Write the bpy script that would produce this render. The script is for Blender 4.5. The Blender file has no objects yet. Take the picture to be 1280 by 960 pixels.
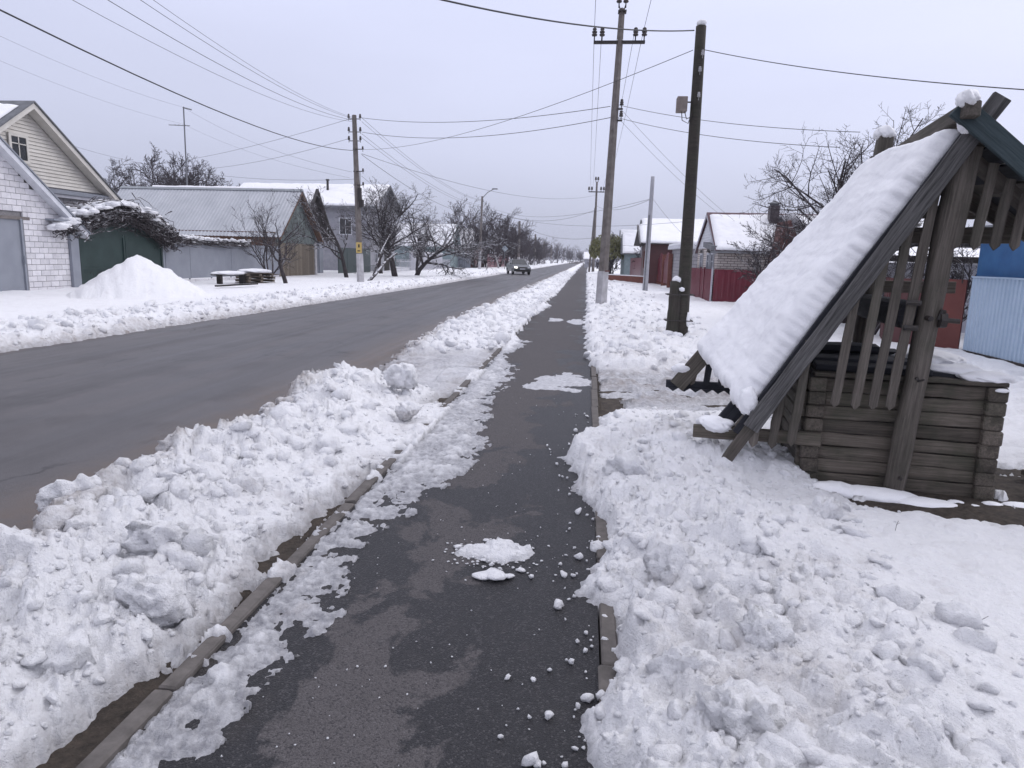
import bpy, bmesh, math, random
import numpy as np
from math import radians, sin, cos, pi, sqrt, atan2
from mathutils import Vector, Matrix
random.seed(7); np.random.seed(7)
SC = bpy.context.scene
COL = SC.collection

# ------------------------------------------------------------------ camera
YAW, PITCH, ROLL = radians(5.8), radians(10.25), radians(1.5)
cam_d = bpy.data.cameras.new('camera')
cam_d.sensor_width = 36.0; cam_d.lens = 870.0/1280.0*36.0
cam_d.clip_start = 0.05; cam_d.clip_end = 9000
cam = bpy.data.objects.new('camera', cam_d); COL.objects.link(cam)
fw = Vector((-sin(YAW)*cos(PITCH), cos(YAW)*cos(PITCH), -sin(PITCH)))
rt = Vector((cos(YAW), sin(YAW), 0)); up = rt.cross(fw)
r2 = rt*cos(ROLL)+up*sin(ROLL); u2 = up*cos(ROLL)-rt*sin(ROLL)
mw = Matrix((r2, u2, -fw)).transposed().to_4x4(); mw.translation = Vector((0, 0, 1.6))
cam.matrix_world = mw
SC.camera = cam

# ------------------------------------------------------------------ sky (overcast) and a very soft sun
SUN_EL, SUN_ROT = radians(34), radians(62)
world = bpy.data.worlds.new('World'); SC.world = world; world.use_nodes = True
wn, wl = world.node_tree.nodes, world.node_tree.links
for n in list(wn): wn.remove(n)
wo = wn.new('ShaderNodeOutputWorld'); wb = wn.new('ShaderNodeBackground'); wb.inputs[1].default_value = 0.10
sky = wn.new('ShaderNodeTexSky'); sky.sky_type = 'NISHITA'; sky.sun_disc = False
sky.sun_elevation = SUN_EL; sky.sun_rotation = SUN_ROT; sky.air_density = 1.0; sky.dust_density = 4.0
tc = wn.new('ShaderNodeTexCoord'); sep = wn.new('ShaderNodeSeparateXYZ')
wl.new(tc.outputs['Generated'], sep.inputs[0])
rmp = wn.new('ShaderNodeValToRGB'); e = rmp.color_ramp
e.elements[0].position = 0.0; e.elements[0].color = (5.1, 5.25, 6.45, 1)
e.elements[1].position = 1.0; e.elements[1].color = (13.2, 13.1, 14.2, 1)
for p_, c_ in ((0.04, (5.2, 5.45, 6.85, 1)), (0.14, (6.3, 6.6, 8.4, 1)), (0.32, (7.3, 7.65, 9.9, 1))):
    k = e.elements.new(p_); k.color = c_
wl.new(sep.outputs[2], rmp.inputs[0])
cn = wn.new('ShaderNodeTexNoise'); cn.inputs['Scale'].default_value = 1.6; cn.inputs['Detail'].default_value = 4
cm_ = wn.new('ShaderNodeMapping'); cm_.inputs['Scale'].default_value = (1, 1, 4)
wl.new(tc.outputs['Generated'], cm_.inputs[0]); wl.new(cm_.outputs[0], cn.inputs['Vector'])
cr = wn.new('ShaderNodeMapRange'); cr.inputs['From Min'].default_value = .3; cr.inputs['From Max'].default_value = .7
cr.inputs['To Min'].default_value = .955; cr.inputs['To Max'].default_value = 1.045
wl.new(cn.outputs[0], cr.inputs[0])
cl = wn.new('ShaderNodeVectorMath'); cl.operation = 'SCALE'
dt_ = wn.new('ShaderNodeVectorMath'); dt_.operation = 'DOT_PRODUCT'; dt_.inputs[1].default_value = (sin(SUN_ROT), cos(SUN_ROT), .3)
wl.new(tc.outputs['Generated'], dt_.inputs[0])
az = wn.new('ShaderNodeMapRange'); az.inputs['From Min'].default_value = -.2; az.inputs['From Max'].default_value = 1; az.inputs['To Min'].default_value = .93; az.inputs['To Max'].default_value = 1.10
wl.new(dt_.outputs['Value'], az.inputs[0]); am = wn.new('ShaderNodeMath'); am.operation = 'MULTIPLY'; wl.new(az.outputs[0], am.inputs[0]); wl.new(cr.outputs[0], am.inputs[1])
wl.new(rmp.outputs[0], cl.inputs[0]); wl.new(am.outputs[0], cl.inputs['Scale'])
mx = wn.new('ShaderNodeMix'); mx.data_type = 'RGBA'; mx.inputs['Factor'].default_value = 0.93
wl.new(sky.outputs[0], mx.inputs['A']); wl.new(cl.outputs[0], mx.inputs['B'])
wl.new(mx.outputs['Result'], wb.inputs[0]); wl.new(wb.outputs[0], wo.inputs[0])
sd = bpy.data.lights.new('sun', 'SUN'); sd.energy = 0.8; sd.angle = radians(35); sd.color = (1, .985, .97)
so = bpy.data.objects.new('sun', sd); COL.objects.link(so)
# nishita: rotation measured from +Y clockwise
sdir = Vector((sin(SUN_ROT)*cos(SUN_EL), cos(SUN_ROT)*cos(SUN_EL), sin(SUN_EL)))
so.rotation_euler = sdir.to_track_quat('Z', 'Y').to_euler()
SC.view_settings.view_transform = 'Standard'; SC.view_settings.look = 'None'
SC.view_settings.exposure = 0.10; SC.view_settings.gamma = 1.0
SC.render.engine = 'CYCLES'
SC.cycles.max_bounces = 6; SC.cycles.diffuse_bounces = 3

# ------------------------------------------------------------------ material helper
MATS = {}
class NT:
    def __init__(s, name):
        m = bpy.data.materials.new(name); m.use_nodes = True; s.m = m
        s.n, s.l = m.node_tree.nodes, m.node_tree.links
        for x in list(s.n): s.n.remove(x)
        s.out = s.n.new('ShaderNodeOutputMaterial'); s.b = s.n.new('ShaderNodeBsdfPrincipled')
        s.l.new(s.b.outputs[0], s.out.inputs[0]); s.b.inputs['Specular IOR Level'].default_value = .3
        s.tc = s.n.new('ShaderNodeTexCoord')
        MATS[name] = m
    def coord(s, kind='Object', scale=(1, 1, 1)):
        mp = s.n.new('ShaderNodeMapping'); mp.inputs['Scale'].default_value = scale
        if kind == 'World':
            g = s.n.new('ShaderNodeNewGeometry'); s.l.new(g.outputs['Position'], mp.inputs[0])
        else: s.l.new(s.tc.outputs[kind], mp.inputs[0])
        return mp.outputs[0]
    def noise(s, vec, scale, detail=4, rough=.55, dist=0):
        t = s.n.new('ShaderNodeTexNoise'); s.l.new(vec, t.inputs['Vector'])
        t.inputs['Scale'].default_value = scale; t.inputs['Detail'].default_value = detail
        t.inputs['Roughness'].default_value = rough; t.inputs['Distortion'].default_value = dist
        return t.outputs[0]
    def ramp(s, fac, a, b, lo=0, hi=1):
        r = s.n.new('ShaderNodeMapRange'); r.clamp = True
        r.inputs['From Min'].default_value = a; r.inputs['From Max'].default_value = b
        r.inputs['To Min'].default_value = lo; r.inputs['To Max'].default_value = hi
        s.l.new(fac, r.inputs[0]); return r.outputs[0]
    def mix(s, fac, a, b):
        m = s.n.new('ShaderNodeMix'); m.data_type = 'RGBA'
        for key, v in (('Factor', fac), ('A', a), ('B', b)):
            if hasattr(v, 'is_linked') or hasattr(v, 'links'): s.l.new(v, m.inputs[key])
            elif key == 'Factor': m.inputs[key].default_value = v
            else: m.inputs[key].default_value = (*v, 1)
        return m.outputs['Result']
    def math(s, op, a, b=None, clamp=False):
        m = s.n.new('ShaderNodeMath'); m.operation = op; m.use_clamp = clamp
        for i, v in enumerate((a, b)):
            if v is None: continue
            if isinstance(v, (int, float)): m.inputs[i].default_value = v
            else: s.l.new(v, m.inputs[i])
        return m.outputs[0]
    def attr(s, name):
        a = s.n.new('ShaderNodeAttribute'); a.attribute_name = name; return a.outputs['Fac']
    def rnd(s):
        return s.n.new('ShaderNodeObjectInfo').outputs['Random']
    def base(s, c):
        if isinstance(c, tuple): s.b.inputs['Base Color'].default_value = (*c, 1)
        else: s.l.new(c, s.b.inputs['Base Color'])
    def rough(s, r):
        if isinstance(r, (int, float)): s.b.inputs['Roughness'].default_value = r
        else: s.l.new(r, s.b.inputs['Roughness'])
    def bump(s, h, dist, strength=1.0):
        b = s.n.new('ShaderNodeBump'); b.inputs['Distance'].default_value = dist; b.inputs['Strength'].default_value = strength
        s.l.new(h, b.inputs['Height']); s.l.new(b.outputs[0], s.b.inputs['Normal'])
    def normz(s):
        g = s.n.new('ShaderNodeNewGeometry'); q = s.n.new('ShaderNodeSeparateXYZ'); s.l.new(g.outputs['Normal'], q.inputs[0])
        return q.outputs[2]

def simple(name, c1, c2=None, scale=8, rough=.7, bump=0.002, kind='World', spec=.3, metal=0, stretch=(1, 1, 1), var=0.0):
    t = NT(name); v = t.coord(kind, stretch); n = t.noise(v, scale, 6, .6)
    col = t.mix(t.ramp(n, .3, .7), c1, c2 or tuple(x*.75 for x in c1))
    if var:
        k = t.n.new('ShaderNodeHueSaturation'); t.l.new(col, k.inputs['Color'])
        t.l.new(t.ramp(t.rnd(), 0, 1, 1-var, 1+var), k.inputs['Value']); col = k.outputs[0]
    t.base(col); t.rough(rough); t.b.inputs['Specular IOR Level'].default_value = spec; t.b.inputs['Metallic'].default_value = metal
    if bump: t.bump(n, bump)
    return t.m

def wood(name, dark, light, snowy=0.0, green=0.0):
    t = NT(name); v = t.coord('Object', (1.6, 42, 42)); off = t.n.new('ShaderNodeVectorMath'); off.operation = 'ADD'
    r = t.rnd(); k = t.n.new('ShaderNodeCombineXYZ'); t.l.new(t.math('MULTIPLY', r, 60.), k.inputs[0]); t.l.new(t.math('MULTIPLY', r, 17.), k.inputs[1])
    t.l.new(v, off.inputs[0]); t.l.new(k.outputs[0], off.inputs[1]); vv = off.outputs[0]
    g = t.noise(vv, 1.6, 8, .72, .6); big = t.noise(vv, .35, 3, .5)
    fine = t.noise(vv, 5.5, 4, .7)
    c = t.mix(t.ramp(g, .32, .68), dark, light)
    c = t.mix(t.ramp(fine, .62, .75, 0, .75), c, tuple(x*.28 for x in dark))
    c = t.mix(t.ramp(big, .5, .72, 0, .55), c, tuple(x*.5 for x in dark))
    if green: c = t.mix(t.ramp(t.noise(t.coord('World'), 3.5, 4), .46, .62, 0, green), c, (.035, .042, .026))
    h = t.n.new('ShaderNodeHueSaturation'); t.l.new(c, h.inputs['Color']); t.l.new(t.ramp(r, 0, 1, .72, 1.22), h.inputs['Value']); c = h.outputs[0]
    if snowy:
        fl = t.noise(t.coord('World'), 38, 3); f = t.math('MULTIPLY', t.ramp(t.normz(), .55, .9), t.ramp(fl, .5, .56, 0, snowy)); c = t.mix(f, c, (.8, .81, .86))
    t.base(c); t.rough(.82); t.bump(t.math('ADD', g, t.math('MULTIPLY', fine, .6)), .006); return t.m

def snowmat():
    t = NT('snow'); v = t.coord('World')
    fine = t.noise(v, 95, 5, .7); mid = t.noise(v, 22, 5, .62); big = t.noise(v, 2.2, 4)
    gran = t.noise(v, 330, 2, .5)
    c = t.mix(t.ramp(mid, .3, .7), (.83, .83, .855), (.9, .9, .915))
    c = t.mix(t.ramp(big, .45, .7, 0, .3), c, (.78, .775, .80))
    thin = t.attr('thin'); dirt = t.attr('dirt')
    tw = t.math('MULTIPLY', thin, t.ramp(mid, .3, .62, .35, 1.0), True)
    c = t.mix(tw, c, (.31, .31, .335))
    df = t.math('MULTIPLY', dirt, t.ramp(t.noise(v, 9, 6, .7), .34, .62), True)
    c = t.mix(df, c, (.17, .125, .10))
    speck = t.ramp(t.noise(v, 55, 2, .4), .70, .74, 0, .35)
    c = t.mix(t.math('MULTIPLY', speck, t.ramp(big, .45, .6)), c, (.25, .2, .17))
    grim = t.math('MULTIPLY', t.ramp(t.noise(v, 4.6, 6, .68), .54, .72, 0, .42), t.ramp(t.noise(v, .9, 2), .42, .6)); c = t.mix(grim, c, (.46, .42, .41))
    t.base(c)
    t.rough(t.ramp(thin, 0, 1, .62, .28)); t.b.inputs['Specular IOR Level'].default_value = .25
    t.b.inputs['Subsurface Weight'].default_value = 0.0
    h = t.math('ADD', t.math('MULTIPLY', mid, 1.9), t.math('ADD', t.math('MULTIPLY', fine, .85), t.math('MULTIPLY', gran, .10)))
    t.bump(h, .015); return t.m
snow = snowmat()
def snow_smooth():
    t = NT('soft_snow'); v = t.coord('World'); n = t.noise(v, 60, 5, .6); m = t.noise(v, 5, 4)
    t.base(t.mix(t.ramp(m, .3, .7), (.84, .84, .865), (.9, .9, .915))); t.rough(.62); t.b.inputs['Specular IOR Level'].default_value = .2
    t.bump(t.math('ADD', n, t.math('MULTIPLY', m, 2.)), .0045); return t.m
ssnow = snow_smooth()

def asphalt_path():
    t = NT('path_asphalt'); v = t.coord('World')
    g = t.n.new('ShaderNodeTexVoronoi'); t.l.new(v, g.inputs['Vector']); g.inputs['Scale'].default_value = 150
    agg = g.outputs['Distance']; cc = t.n.new('ShaderNodeSeparateColor'); t.l.new(g.outputs['Color'], cc.inputs[0])
    fine = t.noise(v, 260, 3, .6); mid = t.noise(v, 7, 5, .6)
    pos = t.n.new('ShaderNodeSeparateXYZ'); gg = t.n.new('ShaderNodeNewGeometry'); t.l.new(gg.outputs['Position'], pos.inputs[0])
    wob = t.noise(t.coord('World', (.0, .55, 0)), 1.0, 3)
    x = t.math('ADD', pos.outputs[0], t.math('MULTIPLY', t.math('SUBTRACT', wob, .5), 1.0))
    band = t.math('ABSOLUTE', t.math('ADD', x, .72))
    patch = t.noise(t.coord('World', (1.0, .8, 1)), 2.0, 6, .60, .35)
    edge = t.math('SUBTRACT', t.math('ADD', t.math('MULTIPLY', patch, 2.6), t.math('MULTIPLY', t.math('SUBTRACT', 0.30, band), 1.2)), 1.42)
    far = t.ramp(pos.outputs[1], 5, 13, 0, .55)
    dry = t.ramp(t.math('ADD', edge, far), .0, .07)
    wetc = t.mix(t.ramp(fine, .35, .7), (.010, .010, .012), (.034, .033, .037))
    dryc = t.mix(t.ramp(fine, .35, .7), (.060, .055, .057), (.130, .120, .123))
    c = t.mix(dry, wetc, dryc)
    c = t.mix(t.ramp(cc.outputs[0], .78, .95, 0, .32), c, (.17, .16, .165))
    c = t.mix(t.ramp(cc.outputs[1], .7, .95, 0, .6), c, (.02, .02, .024))
    c = t.mix(t.ramp(mid, .55, .75, 0, .3), c, (.05, .046, .046))
    brown = t.math('MULTIPLY', t.ramp(t.noise(v, 4, 4), .5, .65, 0, .35), t.ramp(pos.outputs[0], -1.0, -1.35))
    c = t.mix(brown, c, (.06, .045, .03))
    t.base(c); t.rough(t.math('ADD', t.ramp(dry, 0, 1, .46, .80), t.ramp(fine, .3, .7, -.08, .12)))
    t.b.inputs['Specular IOR Level'].default_value = .30
    t.bump(t.math('ADD', t.math('MULTIPLY', agg, -1.0), t.math('MULTIPLY', fine, .5)), .0045); return t.m
path_m = asphalt_path()
def asphalt_road():
    t = NT('road_asphalt'); v = t.coord('World')
    fine = t.noise(v, 120, 4, .65); streak = t.noise(t.coord('World', (2.2, .10, 1)), 1.2, 5, .6); mid = t.noise(v, 1.1, 5, .6)
    c = t.mix(t.ramp(streak, .3, .7), (.040, .038, .041), (.095, .088, .092))
    c = t.mix(t.ramp(fine, .4, .75, 0, .5), c, (.17, .158, .16))
    c = t.mix(t.ramp(mid, .50, .66, 0, .45), c, (.035, .033, .035))
    pos = t.n.new('ShaderNodeSeparateXYZ'); gg = t.n.new('ShaderNodeNewGeometry'); t.l.new(gg.outputs['Position'], pos.inputs[0])
    crk = t.n.new('ShaderNodeTexVoronoi'); crk.feature = 'DISTANCE_TO_EDGE'; crk.inputs['Scale'].default_value = .33; wv = t.n.new('ShaderNodeVectorMath'); wv.operation = 'ADD'; t.l.new(t.coord('World', (1, .45, 1)), wv.inputs[0]); wn3 = t.n.new('ShaderNodeTexNoise'); wn3.inputs['Scale'].default_value = 1.7; wn3.inputs['Detail'].default_value = 5; t.l.new(v, wn3.inputs['Vector']); t.l.new(wn3.outputs['Color'], wv.inputs[1]); t.l.new(wv.outputs[0], crk.inputs['Vector'])
    c = t.mix(t.math('MULTIPLY', t.ramp(crk.outputs['Distance'], .004, .011, .75, 0), t.ramp(mid, .42, .55)), c, (.018, .017, .018))
    trk = t.math('MULTIPLY', t.ramp(t.math('SINE', t.math('MULTIPLY', t.math('ADD', pos.outputs[0], t.math('MULTIPLY', t.noise(t.coord('World', (0, .05, 0)), 1.), .5)), 4.2)), .1, .9, 0, .38), t.ramp(streak, .35, .6)); c = t.mix(trk, c, (.028, .027, .029))
    w1 = t.ramp(t.math('ADD', pos.outputs[0], t.math('MULTIPLY', mid, .7)), -3.55, -3.05, 0, 1)
    w2 = t.ramp(t.math('ADD', pos.outputs[0], t.math('MULTIPLY', mid, .5)), -8.4, -8.8, 0, .8)
    c = t.mix(t.math('MULTIPLY', t.math('MAXIMUM', w1, w2), t.ramp(t.noise(v, 6, 6, .7), .3, .6, .25, 1)), c, (.115, .088, .072))
    t.base(c); t.rough(t.ramp(streak, .3, .7, .40, .62)); t.b.inputs['Specular IOR Level'].default_value = .42
    t.bump(fine, .004); return t.m
road_m = asphalt_road()
def soil():
    t = NT('soil'); v = t.coord('World'); n = t.noise(v, 14, 8, .75); f = t.noise(v, 70, 4, .7)
    c = t.mix(t.ramp(n, .35, .65), (.032, .026, .022), (.10, .08, .064)); c = t.mix(t.ramp(f, .6, .72, 0, .5), c, (.16, .13, .10))
    t.base(c); t.rough(.85); t.bump(t.math('ADD', n, f), .02); return t.m
soil_m = soil()
concrete = simple('kerb_concrete', (.085, .077, .072), (.15, .136, .128), 14, .85, .005)
conc_pole = simple('pole_concrete', (.115, .10, .092), (.21, .19, .18), 5, .85, .004)
white_wash = simple('whitewash', (.33, .32, .33), (.52, .51, .53), 4, .85, .003)
old_wood = wood('weathered_wood', (.062, .053, .045), (.17, .150, .132), green=.3)
old_wood2 = wood('crib_wood', (.058, .049, .041), (.175, .150, .125), green=.45)
blue_wood = wood('grey_blue_wood', (.030, .029, .029), (.19, .185, .185))
dark_wood = wood('dark_wet_wood', (.017, .018, .024), (.045, .047, .058))
green_wood = wood('green_tinted_wood', (.026, .040, .046), (.07, .095, .105))
pole_wood = wood('dark_pole_wood', (.026, .023, .020), (.072, .062, .052), green=.3)
black_iron = simple('black_iron', (.02, .02, .022), (.045, .035, .03), 30, .6, .002, spec=.4)
steel = simple('galvanised_steel', (.16, .165, .175), (.23, .235, .25), 12, .4, .001, metal=.6)
porcelain = simple('brown_porcelain', (.02, .016, .016), (.05, .035, .03), 20, .25, 0, spec=.6)
wire_m = simple('wire', (.05, .05, .055), (.07, .07, .075), 3, .6, 0)
grey_metal = simple('grey_painted_metal', (.21, .225, .26), (.27, .285, .325), 1.3, .45, .0015, spec=.4)
barn_metal = simple('barn_roof_metal', (.38, .395, .43), (.47, .485, .52), .8, .42, .001, metal=.25, var=.05)
green_metal = simple('dark_green_metal', (.010, .026, .024), (.02, .042, .038), 2, .4, .001, spec=.4)
brown_board = wood('brown_board', (.10, .055, .038), (.21, .12, .08))
green_board = wood('faded_green_board', (.10, .125, .125), (.20, .23, .225))
tan_board = wood('tan_board', (.12, .098, .076), (.22, .185, .145))
dark_board = wood('black_tarred_board', (.018, .015, .014), (.05, .043, .04), snowy=.5)
cream = simple('cream_siding', (.58, .55, .50), (.68, .65, .60), 3, .6, .001, var=.04)
white_trim = simple('white_trim', (.55, .56, .60), (.68, .69, .73), 5, .6, .001)
glass_dark = simple('window_glass', (.012, .014, .018), (.025, .028, .034), 2, .12, 0, spec=.5)
white_brick = simple('silicate_block', (.56, .55, .58), (.70, .685, .70), 4, .8, .004, var=.10)
mortar = simple('mortar', (.20, .19, .20), (.30, .29, .29), 20, .9, .004)
maroon = simple('maroon_sheet', (.11, .010, .022), (.15, .020, .034), 1.5, .35, .001, spec=.5)
redgate_m = simple('red_painted_gate', (.10, .028, .024), (.14, .042, .034), 2, .42, .001)
brownred = simple('brown_red_sheet', (.075, .03, .03), (.11, .045, .045), 2, .45, .001)
terracotta = simple('red_brick_wall', (.13, .045, .035), (.20, .08, .06), 9, .8, .004)
blue_fence_m = simple('pale_blue_sheet', (.36, .46, .58), (.46, .56, .68), 1.2, .35, .001, metal=.15, spec=.5)
blue_sheet = simple('blue_tarpaulin', (.018, .09, .24), (.035, .14, .32), 3, .4, .006, spec=.5)
grey_wall = simple('grey_render', (.36, .36, .40), (.46, .46, .50), 3, .85, .003)
teal_wall = simple('faded_teal_board', (.16, .21, .22), (.24, .29, .30), 3, .8, .003)
maroon_roof = simple('maroon_roof_metal', (.065, .02, .03), (.09, .03, .042), 3, .4, .001)
asbestos = simple('weathered_slate_sheet', (.12, .125, .135), (.20, .205, .22), 3, .85, .003)
yellow_m = simple('yellow_notice', (.50, .36, .12), (.62, .46, .17), 9, .6, 0)
def brickmat(name, a, b, mort, sx, sy):
    t = NT(name); br = t.n.new('ShaderNodeTexBrick'); t.l.new(t.coord('UV'), br.inputs['Vector'])
    br.inputs['Color1'].default_value = (*a, 1); br.inputs['Color2'].default_value = (*b, 1); br.inputs['Mortar'].default_value = (*mort, 1)
    br.inputs['Scale'].default_value = 1; br.inputs['Brick Width'].default_value = sx; br.inputs['Row Height'].default_value = sy
    br.inputs['Mortar Size'].default_value = .012; br.inputs['Bias'].default_value = -.1
    n = t.noise(t.coord('World'), 3, 5); t.base(t.mix(t.ramp(n, .4, .75, 0, .35), br.outputs[0], tuple(x*.6 for x in a)))
    t.rough(.85); t.bump(t.math('SUBTRACT', 1., br.outputs['Fac']), .01); return t.m
pale_brick = brickmat('pale_brick', (.60, .55, .52), (.52, .46, .43), (.15, .12, .115), .27, .10)
grey_brick = brickmat('grey_brick', (.37, .36, .38), (.30, .29, .31), (.14, .14, .15), .4, .19)
def bark(name, a, b, snowy):
    t = NT(name); v = t.coord('World', (1, 1, .35)); n = t.noise(v, 14, 5)
    c = t.mix(t.ramp(n, .35, .65), a, b)
    if snowy:
        f = t.math('MULTIPLY', t.ramp(t.normz(), .35, .75), t.ramp(t.noise(t.coord('World'), 4.5, 3), .46, .53, 0, snowy)); c = t.mix(f, c, (.78, .79, .84))
    t.base(c); t.rough(.9); return t.m
bark_snow = bark('snowy_bark', (.028, .023, .024), (.062, .052, .054), .8)
bark_dark = bark('dark_bark', (.03, .024, .026), (.065, .054, .056), .35)
bark_far = bark('far_bark', (.036, .029, .033), (.065, .052, .058), .0)
white_bark = bark('whitewashed_bark', (.35, .34, .35), (.5, .49, .5), 0)
willow_m = simple('willow_leaf', (.13, .135, .05), (.20, .19, .085), 4, .7, 0)

# ------------------------------------------------------------------ mesh builder
class MB:
    def __init__(s): s.v, s.f, s.uv = [], [], None
    def add(s, vs, fs):
        o = len(s.v); s.v += [tuple(p) for p in vs]; s.f += [tuple(i+o for i in f) for f in fs]; return s
    def box(s, x0, x1, y0, y1, z0, z1):
        return s.add([(x0,y0,z0),(x1,y0,z0),(x1,y1,z0),(x0,y1,z0),(x0,y0,z1),(x1,y0,z1),(x1,y1,z1),(x0,y1,z1)],
                     [(0,3,2,1),(4,5,6,7),(0,1,5,4),(1,2,6,5),(2,3,7,6),(3,0,4,7)])
    def prism(s, poly, vec):
        n = len(poly); vec = Vector(vec); a = [Vector(p) for p in poly]
        nrm = Vector((0,0,0))
        for i in range(n): nrm += a[i].cross(a[(i+1) % n])
        if nrm.dot(vec) > 0: a = a[::-1]
        b = [p+vec for p in a]
        fs = [tuple(range(n)), tuple(range(2*n-1, n-1, -1))] + [(i, i+n, (i+1) % n+n, (i+1) % n) for i in range(n)]
        return s.add(a+b, fs)
    def tube(s, pts, rad, n=6, cap=True):
        pts = [Vector(p) for p in pts]; m = len(pts)
        if not hasattr(rad, '__len__'): rad = [rad]*m
        d0 = (pts[1]-pts[0]).normalized(); a = Vector((0,0,1)) if abs(d0.z) < .9 else Vector((1,0,0))
        o = len(s.v); u = d0.cross(a).normalized()
        for i in range(m):
            d = (pts[min(i+1, m-1)]-pts[max(i-1, 0)]).normalized()
            u = (u-d*u.dot(d)).normalized(); w = d.cross(u)
            for k in range(n):
                an = 2*pi*k/n; s.v.append(tuple(pts[i]+(u*cos(an)+w*sin(an))*rad[i]))
        for i in range(m-1):
            for k in range(n):
                s.f.append((o+i*n+k, o+i*n+(k+1) % n, o+(i+1)*n+(k+1) % n, o+(i+1)*n+k))
        if cap: s.f.append(tuple(o+k for k in range(n))[::-1]); s.f.append(tuple(o+(m-1)*n+k for k in range(n)))
        return s
    def lathe(s, c, prof, n=12):
        o = len(s.v); c = Vector(c)
        for r, z in prof:
            for k in range(n): an = 2*pi*k/n; s.v.append((c.x+r*cos(an), c.y+r*sin(an), c.z+z))
        m = len(prof)
        for i in range(m-1):
            for k in range(n): s.f.append((o+i*n+k, o+i*n+(k+1) % n, o+(i+1)*n+(k+1) % n, o+(i+1)*n+k))
        s.f.append(tuple(o+k for k in range(n))[::-1]); s.f.append(tuple(o+(m-1)*n+k for k in range(n))); return s
    def mesh(s, name, mat, smooth=False, bevel=0):
        me = bpy.data.meshes.new(name); me.from_pydata(s.v, [], s.f)
        if bevel:
            bm = bmesh.new(); bm.from_mesh(me); bmesh.ops.bevel(bm, geom=bm.edges[:], offset=bevel, segments=1, affect='EDGES'); bm.to_mesh(me); bm.free()
        me.materials.append(mat)
        if smooth: me.polygons.foreach_set('use_smooth', [True]*len(me.polygons))
        me.update(); return me
    def build(s, name, mat, parent=None, smooth=False, bevel=0, kind=None, loc=None):
        o = bpy.data.objects.new(name, s.mesh(name, mat, smooth, bevel)); COL.objects.link(o)
        if parent: o.parent = parent
        if kind: o['kind'] = kind
        if loc: o.location = loc
        return o
def uvbox(o):
    me = o.data; uv = me.uv_layers.new(name='UVMap')
    for p in me.polygons:
        n = p.normal
        for li in p.loop_indices:
            c = me.vertices[me.loops[li].vertex_index].co
            uv.data[li].uv = (c.y, c.z) if abs(n.x) > .6 else ((c.x, c.z) if abs(n.y) > .4 else (c.x, c.y))
    return o
def tag(o, label, cat, group=None, kind=None):
    o['label'] = label; o['category'] = cat
    if group: o['group'] = group
    if kind: o['kind'] = kind
    return o
def thing(name, label, cat, loc=(0,0,0), rz=0, group=None):
    o = bpy.data.objects.new(name, None); COL.objects.link(o); o.location = loc; o.rotation_euler = (0,0,rz)
    o.empty_display_size = .2
    return tag(o, label, cat, group)
def setting(o): o['kind'] = 'structure'; return o
def copy_tree(o, parent=None):
    c = o.copy(); COL.objects.link(c)
    if parent: c.parent = parent
    for ch in o.children: copy_tree(ch, c)
    return c
def plank(name, p0, p1, w, th, nrm, mat, parent, mesh=None, wob=.004, taper=None, point=0, bevel=.004, segs=4, wdir=None):
    """a board as an object of its own: local X along the grain, Y its width, Z its thickness"""
    p0, p1 = Vector(p0), Vector(p1); L = (p1-p0).length; x = (p1-p0)/L; z = Vector(nrm); z = (z-x*z.dot(x)).normalized(); y = z.cross(x)
    mb = MB(); vs = []; w0, w1 = w, (taper if taper else w)
    for i in range(segs+1):
        t = i/segs; ww = (w0+(w1-w0)*t)/2+random.uniform(-wob, wob)*.5; dz = random.uniform(-wob, wob)*.7; dy = random.uniform(-wob, wob)*.7
        vs += [(L*t, -ww+dy, -th/2+dz), (L*t, ww+dy, -th/2+dz), (L*t, ww+dy, th/2+dz), (L*t, -ww+dy, th/2+dz)]
    fs = []
    for i in range(segs):
        a = i*4
        for k in range(4): fs.append((a+k, a+(k+1) % 4, a+4+(k+1) % 4, a+4+k))
    fs += [(3,2,1,0), (segs*4, segs*4+1, segs*4+2, segs*4+3)]
    if point:   # picket tip at the p0 end
        vs[0] = (0, -w*.5, -th/2); vs[1] = (0, w*.5, -th/2); vs[2] = (0, w*.5, th/2); vs[3] = (0, -w*.5, th/2)
        n0 = len(vs); vs += [(-point, 0, -th/2), (-point, 0, th/2)]
        fs.remove((3,2,1,0)); fs += [(0, n0, n0+1, 3), (n0, 1, 2, n0+1), (0, 1, n0), (3, n0+1, 2)]
    mb.add(vs, [f[::-1] for f in fs])
    o = mb.build(name, mat, parent)
    m = Matrix((x, y, z)).transposed().to_4x4(); m.translation = p0; o.matrix_local = m
    if bevel:
        bm = bmesh.new(); bm.from_mesh(o.data); bmesh.ops.recalc_face_normals(bm, faces=bm.faces[:])
        ed = [e_ for e_ in bm.edges if e_.calc_face_angle(0) > .5]
        bmesh.ops.bevel(bm, geom=ed, offset=bevel, segments=1, affect='EDGES'); bm.to_mesh(o.data); bm.free()
    return o

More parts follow.
